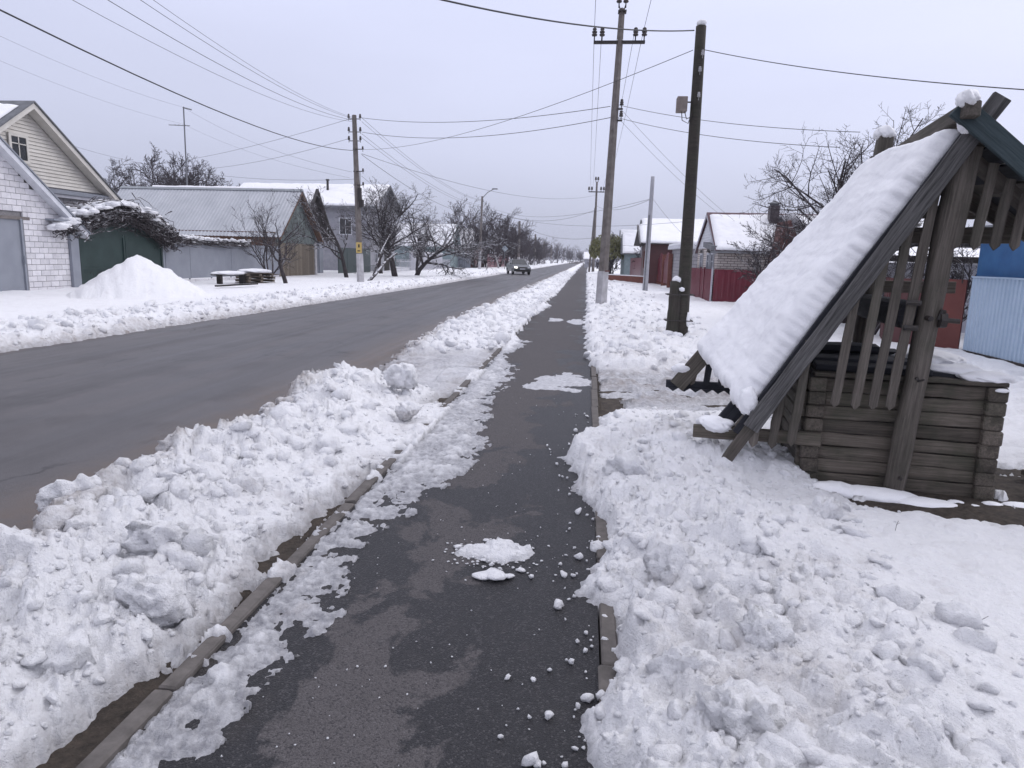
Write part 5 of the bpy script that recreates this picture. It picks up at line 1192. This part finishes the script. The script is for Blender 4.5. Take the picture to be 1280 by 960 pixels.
b = MB(); b.prism([(-.14, 2.57, RA), (-.14, 5.45, rz_(2.83)), (9.2, 5.45, rz_(2.83)), (9.2, 2.57, RA)], (0, .02, .07)); b.build('roof', maroon_roof, hr_)
b = MB(); b.prism([(-.16, -.30, rz_(2.83)), (-.16, 2.55, RA), (-.16, 5.47, rz_(2.83)), (-.16, 5.47, rz_(2.83)-.10), (-.16, 2.55, RA-.11), (-.16, -.30, rz_(2.83)-.10)], (.03, 0, 0)); b.build('barge_board', grey_wall, hr_)
snow_slab(hr_, [(-.06, 2.28, RA-.08), (-.12, -.26, rz_(2.83)+.07), (8.9, -.26, rz_(2.83)+.07), (8.9, 2.40, RA)], .13, 101, n2=90, rough=.05)
pbox(hr_, 'gutter', asbestos, -.36, 9, -.37, -.29, rz_(2.83)-.04, rz_(2.83)+.04)
b = MB(); b.box(2.28, 2.66, 1.5, 1.9, 2.9, 4.05); b.build('chimney', simple('chimney_metal', (.055, .045, .05), (.08, .065, .07), 3, .5, 0), hr_)
b = MB(); b.box(2.32, 2.62, 1.54, 1.86, 4.05, 4.13); b.add([(2.22, 1.44, 4.13), (2.72, 1.44, 4.13), (2.72, 1.96, 4.13), (2.22, 1.96, 4.13), (2.47, 1.7, 4.27)], [(0,3,2,1), (0,1,4), (1,2,4), (2,3,4), (3,0,4)]); b.build('chimney_cap', asbestos, hr_)
b = MB(); b.prism([(1.95, -.45, 2.1), (3.2, -.45, 2.1), (2.62, -.45, 3.35)], (0, 2.6, 0)); b.build('dormer_gable', simple('dark_red_brick', (.075, .032, .03), (.12, .055, .05), 9, .85, .003), hr_)
snow_slab(hr_, [(2.68, -.5, 3.62), (4.0, -.5, 2.3), (4.0, 2.0, 2.3), (2.68, 2.0, 3.62)], .12, 103)
pbox(hr_, 'porch_wall', MATS['dark_red_brick'], 1.98, 3.3, -.42, .0, 0, 2.1)
rd_ = thing('red_fence', 'dark red profiled-sheet fence round the pale-brick house', 'fence', (5.05, 29.0, 0))
corrugate(rd_, 'fence_sheet', maroon, (0, .05, -.05), (0, 1, 0), 7.2, (0, 0, 1), 1.42, .23, .03, (-1, 0, 0), pieces=5)
corrugate(rd_, 'fence_sheet', maroon, (.05, 0, -.05), (1, 0, 0), 5.4, (0, 0, 1), 1.42, .23, .012, (0, -1, 0), pieces=4)
for y in (.0, 1.9, 2.9): pbox(rd_, 'fence_post', grey_wall if y == 0 else maroon, -.06, .0, y-.03, y+.03, -.05, 1.44)
# low red plinth wall, red gate, grey brick garage, houses beyond
rw = thing('low_wall', 'low red-brown garden wall with snow on top crossing the yard right of the path', 'wall', (1.55, 55.5, 0), radians(-57))
pbox(rw, 'wall', terracotta, 0, 6.4, -.12, .12, 0, .52); b = MB(); b.box(0, 6.4, -.16, .16, .52, .58); b.build('coping', ssnow, rw, bevel=.02)
rw2 = thing('low_wall', 'dark red base wall with loose earth, running to the red gate pillars', 'wall', (5.0, 50.0, 0), radians(-78)); pbox(rw2, 'wall', terracotta, 0, 9, -.12, .12, 0, .75)
rg = thing('red_gate', 'tall dark red board gate between thin pillars, left of the grey brick garage', 'gate', (4.95, 43, 0))
for i in range(22): pbox(rg, 'gate_board', maroon, -.02, .02+.01*(i % 2), i*.33, i*.33+.31, .3, 1.95+.25*sin(i*.5))
for i in (0, 3.4, 7.3): pbox(rg, 'pillar', terracotta, -.12, .12, i-.1, i+.1, 0, 2.1)
gg_ = thing('garage', 'grey brick garage with a flat white-edged roof behind the wooden pole', 'garage', (5.1, 39, 0))
b = MB(); b.box(0, 5, 0, 4.6, 0, 2.35); o = b.build('wall', grey_brick, gg_); uvbox(o); pbox(gg_, 'roof', white_trim, -.25, 5.2, -.25, 4.8, 2.35, 2.55); pbox(gg_, 'roof_snow', ssnow, -.22, 5.1, -.2, 4.7, 2.55, 2.66)
pbox(gg_, 'fence_panel', dark_board, -.3, 1.5, -.5, -.4, .45, .85)
hm = thing('house', 'low red-walled house with a wide snow roof behind the thin pale pole', 'house', (4.2, 50, 0))
pbox(hm, 'wall', brownred, 0, 9, 0, 6, 0, 3.05)
for y0_ in (.8, 2.6): window(hm, 'x', -.005, y0_, y0_+.7, 1.2, 2.3, .08, terracotta, 1, dirn=-1)
b = MB(); b.prism([(-.6, -.7, 2.8), (-.6, 2.9, 4.15), (-.6, 6.6, 2.8)], (10, 0, 0)); b.build('roof', dark_board, hm)
snow_slab(hm, [(-.55, 2.8, 4.2), (-.6, -.75, 2.86), (9.4, -.75, 2.86), (9.4, 2.8, 4.2)], .18, 111); snow_slab(hm, [(-.55, 3.0, 4.2), (-.6, 6.6, 2.86), (9.4, 6.6, 2.86), (9.4, 3.0, 4.2)], .15, 112)
b = MB(); b.prism([(-.68, 2.9, 4.0), (-.68, -.9, 2.55), (-.68, -.9, 2.8), (-.68, 2.9, 4.25)], (.1, 0, 0)); b.build('barge_board', dark_board, hm)
hm2 = thing('house', 'higher snow-roofed house rising behind the low red-walled one', 'house', (4.9, 60, 0))
pbox(hm2, 'wall', grey_wall, 0, 10, 0, 7, 0, 3.6); b = MB(); b.prism([(-.4, -.5, 3.4), (-.4, 3.5, 5.2), (-.4, 7.5, 3.4)], (11, 0, 0)); b.build('roof', asbestos, hm2)
snow_slab(hm2, [(-.3, 3.4, 5.25), (-.3, -.5, 3.46), (10.4, -.5, 3.46), (10.4, 3.4, 5.25)], .18, 113)
hm3 = thing('house', 'distant pair of snow roofs on a grey house right of the willow', 'house', (3.9, 74, 0))
pbox(hm3, 'wall', teal_wall, 0, 9, 0, 9, 0, 2.6)
for y0_, hh_ in ((0, 4.4), (5, 5.0)):
    b = MB(); b.prism([(-.4, y0_-.4, 2.3), (-.4, y0_+2, hh_), (-.4, y0_+4.4, 2.3)], (9.8, 0, 0)); b.build('roof', asbestos, hm3)
    snow_slab(hm3, [(-.3, y0_+1.95, hh_+.05), (-.3, y0_-.4, 2.4), (9.3, y0_-.4, 2.4), (9.3, y0_+1.95, hh_+.05)], .2, 114+y0_)
mf = thing('red_fence', 'distant dark red fence between the thin pole and the willow', 'fence', (4.4, 58, 0))
for i in range(7): pbox(mf, 'fence_sheet', maroon, -.02, .02+.01*(i % 2), i*2.1, i*2.1+2.05, .1, 1.9)
fh = thing('house', 'far white snow-roofed building closing the end of the street', 'house', (-.5, 150, 0))
pbox(fh, 'wall', grey_wall, 0, 4.5, 0, 6, 0, 1.9); b = MB(); b.prism([(-.3, -.4, 1.7), (-.3, 3, 3.1), (-.3, 6.4, 1.7)], (5.1, 0, 0)); b.build('roof', asbestos, fh); snow_slab(fh, [(-.3, 3, 3.15), (-.3, -.4, 1.75), (4.8, -.4, 1.75), (4.8, 3, 3.15)], .25, 117)
# far white wall of snow-bank block the far end; red gate, blue fence and tarpaulin at the right edge
bf = thing('sheet_fence', 'pale blue corrugated metal fence at the right edge behind the well', 'fence', (7.25, 6.0, 0))
corrugate(bf, 'fence_sheet', blue_fence_m, (0, 0, .06), (0, 1, 0), 8.1, (0, 0, 1), 1.40, .115, .022, (-1, 0, 0), pieces=7)
for k in range(20):
    pbox(bf, 'base_board', dark_board, -.05, .02, k*.405, k*.405+.39, -.05, .10)
pbox(bf, 'cap_rail', blue_fence_m, -.04, .05, 0, 8.1, 1.46, 1.49)
rgt = thing('yard_gate', 'rust-red metal gate with a thin rod arch, left of the pale blue fence', 'gate', (7.2, 14.15, 0), radians(127))
pbox(rgt, 'gate_leaf', redgate_m, .02, .62, -.02, .02, .08, 1.42); pbox(rgt, 'gate_leaf', brownred, .64, 1.5, -.02, .02, .08, 1.40)
pbox(rgt, 'gate_post', brownred, .60, .66, -.05, .0, .0, 1.44)
b = MB(); b.tube([(.62, .03, .3), (.62, .03, 1.5)]+[(.36+.26*cos(a_), .03, 1.5+.30*sin(a_)) for a_ in np.linspace(.1, pi, 10)]+[(.10, .03, 1.35)], .012, 5); b.build('rod_arch', black_iron, rgt)
rb = thing('red_fence', 'dull brown-red fence stretch behind the well pickets', 'fence', (6.3, 15.4, 0), radians(70)); corrugate(rb, 'fence_sheet', brownred, (0, 0, .0), (1, 0, 0), 1.6, (0, 0, 1), 1.40, .2, .03, (0, 1, 0), pieces=4)
tp = thing('shed', 'blue sheet-clad shed rising above the pale blue fence', 'shed', (7.5, 9.5, 0))
b = MB(); b.box(0, 3, 0, 5.0, 0, 2.35); b.build('wall', blue_sheet, tp); pbox(tp, 'roof', asbestos, -.2, 3.2, -.2, 5.2, 2.36, 2.42); pbox(tp, 'roof_snow', ssnow, -.1, 3.1, -.1, 5.1, 2.42, 2.55)
sh = thing('shed', 'low grey shed with snow on its flat roof, seen through the well pickets', 'shed', (8.2, 18, 0))
pbox(sh, 'wall', grey_wall, 0, 5, 0, 4, 0, 1.75); pbox(sh, 'roof', asbestos, -.8, 5.4, -.6, 4.5, 2.25, 2.37); pbox(sh, 'roof_snow', ssnow, -.7, 5.3, -.5, 4.4, 2.37, 2.50); pbox(sh, 'beam', dark_board, -1.6, 5, -.5, -.35, 1.75, 1.9)
wo_ = thing('yard_roof', 'long snow-covered low roof beyond the rust-red gate', 'roof', (9.6, 24, 0)); snow_slab(wo_, [(0, 4, 2.3), (0, 0, 1.35), (9, 0, 1.35), (9, 4, 2.3)], .15, 121); pbox(wo_, 'wall', brownred, 0.1, 9, .1, 3.8, 0, 1.3)

# ================================================================== CAR
def car():
    t = thing('parked_car' if False else 'car', 'dark grey hatchback with its headlight lit, coming along the far lane', 'car', (-6.9, 71.2, .0), radians(17))
    paint = simple('car_paint', (.045, .05, .052), (.055, .06, .062), 3, .28, 0, spec=.6)
    prof = [(-2.05, .30), (-2.12, .55), (-2.02, .74), (-1.15, .93), (-.85, .97), (1.55, 1.02), (1.95, .98), (2.08, .75), (2.05, .32)]
    b = MB(); secs = [(-.88, .0), (-.84, .03), (-.5, .045), (.5, .045), (.84, .03), (.88, 0)]
    vs = []
    for x, lift in secs:
        inset = .0 if abs(x) < .87 else .10
        for y, z in prof: vs.append((x, y*(1-inset*.35), z-(inset*.5 if z > .8 else 0)+(lift if z > .8 else 0)))
    n = len(prof); fs = []
    for i in range(len(secs)-1):
        for k in range(n): fs.append((i*n+k, (i+1)*n+k, (i+1)*n+(k+1) % n, i*n+(k+1) % n))
    fs += [tuple(range(n)), tuple(range(5*n, 6*n))[::-1]]
    b.add(vs, fs); o = b.build('body', paint, t, bevel=.015); bmx = bmesh.new(); bmx.from_mesh(o.data); bmesh.ops.recalc_face_normals(bmx, faces=bmx.faces[:]); bmx.to_mesh(o.data); bmx.free()
    b = MB(); base = [(-.78, -.95), (.78, -.95), (.80, 1.85), (-.80, 1.85)]; top = [(-.60, -.10), (.60, -.10), (.60, 1.35), (-.60, 1.35)]
    b.add([(x, y, .96) for x, y in base]+[(x, y, 1.50) for x, y in top], [(0,1,5,4), (1,2,6,5), (2,3,7,6), (3,0,4,7), (4,5,6,7)]); b.build('cabin', paint, t, bevel=.02)
    def quad(nm, mat, pts, off): q = MB(); q.prism(pts, off); return q.build(nm, mat, t)
    quad('windscreen', glass_dark, [(-.70, -.90, 1.00), (.70, -.90, 1.00), (.56, -.17, 1.455), (-.56, -.17, 1.455)], (0, -.02, .012))
    for s_ in (-1, 1):
        quad('side_window', glass_dark, [(s_*.785, -.68, 1.03), (s_*.79, .45, 1.03), (s_*.645, .40, 1.42), (s_*.645, .0, 1.42)], (s_*.012, 0, .004))
        quad('side_window', glass_dark, [(s_*.79, .52, 1.03), (s_*.80, 1.5, 1.05), (s_*.645, 1.2, 1.42), (s_*.645, .47, 1.42)], (s_*.012, 0, .004))
        m_ = MB(); m_.box(s_*.93-.08, s_*.93+.08, -.72, -.62, 1.0, 1.13); m_.build('mirror', paint, t, bevel=.02)
        for y in (-1.32, 1.30):
            w = MB(); w.tube([(s_*.72, y, .31), (s_*.90, y, .31)], .31, 16); wo2 = w.build('wheel', simple('tyre', (.012, .012, .013), (.02, .02, .02), 8, .8, 0) if 'tyre' not in MATS else MATS['tyre'], t)
            r_ = MB(); r_.tube([(s_*.89, y, .31), (s_*.912, y, .31)], .19, 10); r_.build('rim', steel, wo2)
        lit = NT('lit_headlight') if s_ == -1 else None
        if lit: lit.b.inputs['Emission Color'].default_value = (1, .95, .85, 1); lit.b.inputs['Emission Strength'].default_value = 3; lit.base((.9, .9, .9))
        quad('headlight', lit.m if lit else MATS['lens'] if 'lens' in MATS else simple('lens', (.4, .42, .45), (.5, .52, .55), 3, .15, 0, spec=.8), [(s_*.80, -2.06, .66), (s_*.52, -2.13, .64), (s_*.52, -2.10, .77), (s_*.80, -2.0, .80)], (0, -.03, 0))
    quad('grille', black_iron, [(-.40, -2.14, .62), (.40, -2.14, .62), (.42, -2.10, .76), (-.42, -2.10, .76)], (0, -.02, 0))
    quad('lower_grille', black_iron, [(-.62, -2.12, .34), (.62, -2.12, .34), (.62, -2.14, .48), (-.62, -2.14, .48)], (0, -.02, 0))
    quad('number_plate', white_trim, [(-.26, -2.15, .52), (.26, -2.15, .52), (.26, -2.15, .62), (-.26, -2.15, .62)], (0, -.015, 0))
    quad('roof_edge', paint, [(-.5, -.05, 1.50), (.5, -.05, 1.50), (.5, 1.3, 1.50), (-.5, 1.3, 1.50)], (0, 0, .015))
    return t
car()

# ================================================================== TREES
def tree_data(seed, H, spread=.6, stems=1, lean=(0, 0), levels=4, nb=(7, 6, 6, 4), r0=.1, droop=.0, up=.25, wander=.16, first=.25, minr=.006, lens=(.55, .5, .5, .45), sides=(7, 5, 4, 3, 3)):
    R = random.Random(seed); trunk, crown = MB(), MB()
    def grow(p, d, L, r, lv):
        n = 6 if lv < 2 else (4 if lv < 3 else 3); pts = [p.copy()]; rad = [r]; dd = d.copy()
        for i in range(n):
            dd = (dd+Vector((R.gauss(0, wander), R.gauss(0, wander), R.gauss(0, wander*.7)+(up if lv > 0 else 0)*.25-droop*lv*.05))).normalized()
            p = p+dd*(L/n); pts.append(p.copy()); rad.append(max(minr*.6, r*(1-(.62 if lv < levels-1 else .8)*(i+1)/n)))
        (trunk if lv == 0 else crown).tube(pts, rad, sides[lv], cap=False)
        if lv >= levels: return
        k = nb[min(lv, len(nb)-1)]
        for j in range(k):
            t = (first if lv == 0 else .2)+(1-(first if lv == 0 else .2))*(j+R.uniform(.2, 1))/k; t = min(t, .98); q = t*n; i = min(int(q), n-1)
            bp = pts[i].lerp(pts[i+1], q-i); br = max(minr, (rad[i]*(1-(q-i))+rad[i+1]*(q-i))*R.uniform(.5, .72))
            ax = (pts[i+1]-pts[i]).normalized(); an = R.uniform(0, 2*pi); sd = ax.orthogonal().normalized(); sd = Matrix.Rotation(an, 3, ax)@sd
            a = R.uniform(.55, 1.0)*spread*1.5; nd = (ax*cos(a)+sd*sin(a)).normalized()
            grow(bp, nd, L*lens[min(lv, 3)]*R.uniform(.65, 1.15)*(1-.35*t if lv else 1), br, lv+1)
    for s_ in range(stems):
        an = s_*2*pi/max(1, stems)+R.uniform(-.4, .4); l_ = .0 if stems == 1 else R.uniform(.15, .4)
        grow(Vector((cos(an)*.06*(stems > 1), sin(an)*.06*(stems > 1), -.1)), Vector((lean[0]+cos(an)*l_, lean[1]+sin(an)*l_, 1)).normalized(), H*R.uniform(.62, .78) if stems > 1 else H*.62, r0/(stems**.4), 0)
    return trunk, crown
def tree(label, loc, seed, H, mat, cat='tree', name='bare_tree', group=None, tmat=None, rz=0, wide=1.0, **k):
    t = thing(name, label, cat, loc, rz, group); a, c = tree_data(seed, H, **k); mz = max(v[2] for v in c.v); f_ = H/mz
    fx = f_*wide
    a.v = [(x*fx, y*fx, z*f_) for x, y, z in a.v]; c.v = [(x*fx, y*fx, z*f_) for x, y, z in c.v]
    a.build('trunk', tmat or mat, t, smooth=True); c.build('branches', mat, t); return t
tree('small bare fruit tree with a low fork, in front of the barn gable', (-14.2, 32.2, 0), 3, 3.4, bark_dark, spread=.75, r0=.10, first=.35, lens=(.75, .5, .5, .45), nb=(7, 6, 5, 3), name='fruit_tree')
tree('many-stemmed bare bush against the grey metal fence', (-17.1, 36.6, 0), 8, 4.9, bark_dark, cat='bush', name='tall_bush', stems=5, spread=.45, r0=.10, nb=(7, 5, 4, 3), lens=(.5, .5, .5, .5), minr=.007)
tree('bare fruit tree just left of the far concrete pole', (-14.9, 42.8, 0), 12, 5.6, bark_snow, spread=.7, r0=.13, first=.3, lens=(.8, .55, .5, .45), nb=(9, 6, 6, 4), name='fruit_tree', minr=.009)
tree('old spreading apple tree with snow on its limbs, right of the far pole', (-13.4, 48.6, 0), 21, 6.6, bark_snow, wide=1.3, up=.35, spread=.72, r0=.17, first=.22, lens=(.85, .6, .5, .5), nb=(14, 9, 7, 5), droop=.35, name='apple_tree', minr=.007)
tree('leaning apple tree whose branches sweep low over the snow', (-12.9, 52.5, 0), 25, 6.3, bark_snow, wide=1.3, up=.3, spread=.75, r0=.15, lean=(.10, 0), first=.25, lens=(.85, .6, .5, .5), nb=(14, 9, 7, 5), droop=.25, name='apple_tree', minr=.008)
tree('bare tree at the right of the apple trees, before the teal house', (-14.6, 60, 0), 29, 5.2, bark_snow, wide=.85, spread=.75, r0=.17, first=.2, lens=(.85, .6, .5, .5), nb=(11, 8, 7, 4), droop=.4, name='apple_tree', minr=.010)
tree('tall bare tree standing close to the wall of the pale house', (-16.3, 55, 0), 33, 7.6, bark_snow, spread=.6, r0=.17, first=.25, lens=(.7, .55, .5, .45), nb=(9, 7, 6, 3), minr=.012)
br_ = thing('fallen_branch', 'long pale snow-topped limb leaning from the far pole foot to the apple tree', 'branch', (-12.6, 39.6, 0)); b = MB(); b.tube([(.3, -1.0, 0), (.3, .6, .45), (.2, 3.5, 1.3), (.0, 6.5, 1.75)], [.10, .09, .07, .05], 6); b.tube([(.25, .3, .35), (.0, 3.0, 1.9), (-.2, 5.5, 2.9)], [.06, .05, .03], 5); b.build('limb', bark_snow, br_, smooth=True)
# trees behind the barn, upper left
for i, (x, y, s) in enumerate(((-45.0, 62, 41), (-41.2, 61, 42), (-37.2, 61, 43), (-43.0, 63, 44), (-34.6, 64, 45), (-39, 66, 46), (-47.5, 66, 47), (-42, 68, 48), (-36, 68, 49))):
    tree(['bare crown above the barn roof, second from the left house', 'tallest bare crown above the barn roof', 'bare crown just left of the aerial mast', 'bare crown between the two left-hand ones behind the barn', 'small bare crown right of the aerial mast', 'bare crown in the back row next to the aerial mast', 'leftmost bare crown, just clear of the cream house', 'farthest bare crown showing between the tallest ones', 'farthest bare crown, right behind the aerial mast'][i], (x, y, 0), s, [9.3, 10.6, 10.2, 10.0, 8.8, 10.4, 9.6, 10.6, 9.8][i], bark_far, group='bare trees behind the barn', spread=.7, r0=.14, first=.2, nb=(14, 9, 8, 4), lens=(.7, .55, .5, .5), minr=.02)
# dense row beyond the lamp pole: four grown trees, copied
protos = [tree('twin-stemmed bare tree right behind the lamp pole', (-15.6, 98, 0), 51, 9.9, bark_far, group='roadside trees beyond the lamp pole', spread=.6, r0=.2, stems=2, first=.12, nb=(9, 7, 6, 3), lens=(.6, .55, .5, .45), minr=.026),
          tree('three-stemmed bare tree next beyond the lamp pole', (-15.2, 106, 0), 52, 9.4, bark_far, group='roadside trees beyond the lamp pole', spread=.6, r0=.2, stems=3, first=.1, nb=(8, 7, 5, 3), lens=(.6, .55, .5, .45), minr=.026),
          tree('third thick bare tree in the row beyond the lamp pole', (-14.4, 116, 0), 53, 8.6, bark_far, group='roadside trees beyond the lamp pole', spread=.65, r0=.2, stems=2, first=.1, nb=(9, 7, 6, 3), lens=(.62, .55, .5, .45), minr=.028)]
R9 = random.Random(4)
spots = [(-14.8, 111, 1.0), (-16.8, 103, .98), (-14.0, 122, .95), (-14.6, 129, .9), (-13.4, 136, .85), (-15, 143, .95), (-13.6, 152, .85), (-14.5, 161, .9), (-13.2, 170, .8), (-14.6, 182, .9), (-13, 193, .8), (-14.2, 206, .85), (-13, 220, .8), (-14.5, 236, .9), (-12.6, 252, .8), (-13.5, 270, .9), (-12, 290, .85), (-11, 312, .9), (-9, 335, .9), (-7.4, 300, .75), (-4.8, 330, .7), (-6, 360, 1.0), (-3.4, 365, .8), (-1.5, 300, .55), (2.5, 300, .7), (4.5, 290, .9), (7, 300, 1.0), (-18.5, 118, 1.05), (-19, 130, 1.0), (-18, 145, 1.0), (-17.5, 165, 1.0), (-22, 108, .9), (-20, 190, 1.1), (-18, 215, 1.1), (-12.8, 160, .7), (-12.6, 178, .7)]
for x, y, s in spots:
    o = copy_tree(R9.choice(protos)); o.location = (x, y, 0); o.rotation_euler = (0, 0, R9.uniform(0, 6.3)); o.scale = (s, s, s*R9.uniform(.9, 1.1))
    o['label'] = 'bare tree merged in the thick dark row beyond the street lamp'
    if y > 285 or x > -8: o['label'] = 'small far bare tree closing off the end of the street'; o['group'] = 'far trees at the end of the street'
# white-limed trunks below the row
for i, (x, y) in enumerate(((-12.3, 99), (-12.4, 128), (-12.3, 140), (-12.6, 150))):
    tree(['whitewashed fruit tree nearest the lamp pole', 'second whitewashed fruit tree down the row', 'third whitewashed fruit tree down the row', 'farthest whitewashed fruit tree in the row'][i], (x, y, 0), 61+i, 4.2, bark_far, group='whitewashed fruit trees', tmat=white_bark, spread=.7, r0=.14, first=.4, nb=(7, 5, 4), levels=3, lens=(.7, .55, .5), minr=.025, name='fruit_tree')
# trees right
tree('wide bare apple tree reaching above the snowy well roof', (7.3, 20.5, 0), 71, 5.9, bark_dark, spread=.85, r0=.17, first=.2, nb=(13, 8, 7, 5), lens=(.9, .6, .5, .5), up=.35, name='apple_tree', minr=.007)
tree('bare twiggy shrub between the brick house and the well roof', (6.7, 19.5, 0), 73, 3.9, bark_dark, cat='bush', name='shrub', stems=5, spread=.6, r0=.09, nb=(9, 7, 6, 4), lens=(.55, .5, .5, .5), minr=.0055)
tree('snow-dotted bush in front of the red dormer of the brick house', (6.7, 26.5, 0), 75, 3.1, bark_snow, cat='bush', name='shrub', stems=4, spread=.6, r0=.09, nb=(8, 6, 5, 3), lens=(.55, .5, .5, .5), minr=.009)
tree('bare bush behind the rust-red gate, seen through the well', (6.6, 17.0, 0), 77, 3.3, bark_dark, cat='bush', name='shrub', stems=5, spread=.6, r0=.08, nb=(7, 6, 5, 3), lens=(.55, .5, .5, .5), minr=.0055)
tree('tangled bush beyond the brown-red fence stretch', (8.2, 16.6, 0), 78, 2.9, bark_snow, cat='bush', name='shrub', stems=5, spread=.65, r0=.08, nb=(7, 6, 5, 3), lens=(.55, .5, .5, .5), minr=.006)
for i, (x, y, s) in enumerate(((5.4, 66, 80), (3.0, 82, 81), (1.9, 95, 82))): tree(['low dark bush by the distant red fence', 'dark bush right of the willow', 'dark bush under the far cross-arm pole'][i], (x, y, 0), s, 3.0, bark_far, cat='bush', name='shrub', stems=4, spread=.65, r0=.12, nb=(7, 6, 5), levels=3, lens=(.6, .55, .5), minr=.025)
# willow with leaves still on
wi = thing('willow_tree', 'olive-green willow still in leaf behind the concrete pole', 'tree', (2.35, 78, 0)); a, c = tree_data(90, 4.6, spread=.7, r0=.3, first=.4, nb=(8, 6, 5), levels=3, lens=(.7, .6, .5), minr=.03)
a.build('trunk', bark_dark, wi, smooth=True); c.build('branches', bark_dark, wi); RNG = np.random.default_rng(3); vs, fs = [], []
for k in range(5200):
    u = RNG.normal(size=3); u /= np.linalg.norm(u); rr_ = RNG.uniform(.35, 1)**.5; clump = .85+.3*vnoise(np.array([u[0]*3+5]), np.array([u[2]*3+u[1]*2+5]), 7)[0]
    if u[2] < -.55: continue
    p = np.array([u[0]*2.35, u[1]*2.35, 2.75+u[2]*1.65])*np.array([1, 1, 1])*1.0; p = np.array([0, 0, 2.75])+(p-np.array([0, 0, 2.75]))*rr_*clump; d_ = RNG.normal(size=3)*.05; e_ = np.array([RNG.normal()*.04, RNG.normal()*.04, -RNG.uniform(.12, .3)])
    o_ = len(vs); vs += [p, p+d_+e_*.5, p+e_, p-d_+e_*.5]; fs.append((o_, o_+1, o_+2, o_+3))
b = MB(); b.add(vs, fs); b.build('foliage', willow_m, wi, kind='stuff')

# ================================================================== thin winter air
hzm = bpy.data.materials.new('winter_air'); hzm.use_nodes = True; hn = hzm.node_tree
for n_ in list(hn.nodes): hn.nodes.remove(n_)
ho = hn.nodes.new('ShaderNodeOutputMaterial'); hv = hn.nodes.new('ShaderNodeVolumePrincipled'); hv.inputs['Color'].default_value = (.86, .88, .97, 1); hv.inputs['Density'].default_value = .00055; hv.inputs['Anisotropy'].default_value = .0
hn.links.new(hv.outputs[0], ho.inputs['Volume'])
b = MB(); b.box(-700, 700, -60, 1500, -1.2, 14.5); o = b.build('haze', hzm, kind='stuff'); tag(o, 'faint cold haze hanging in the air along the whole street', 'haze', kind='stuff')
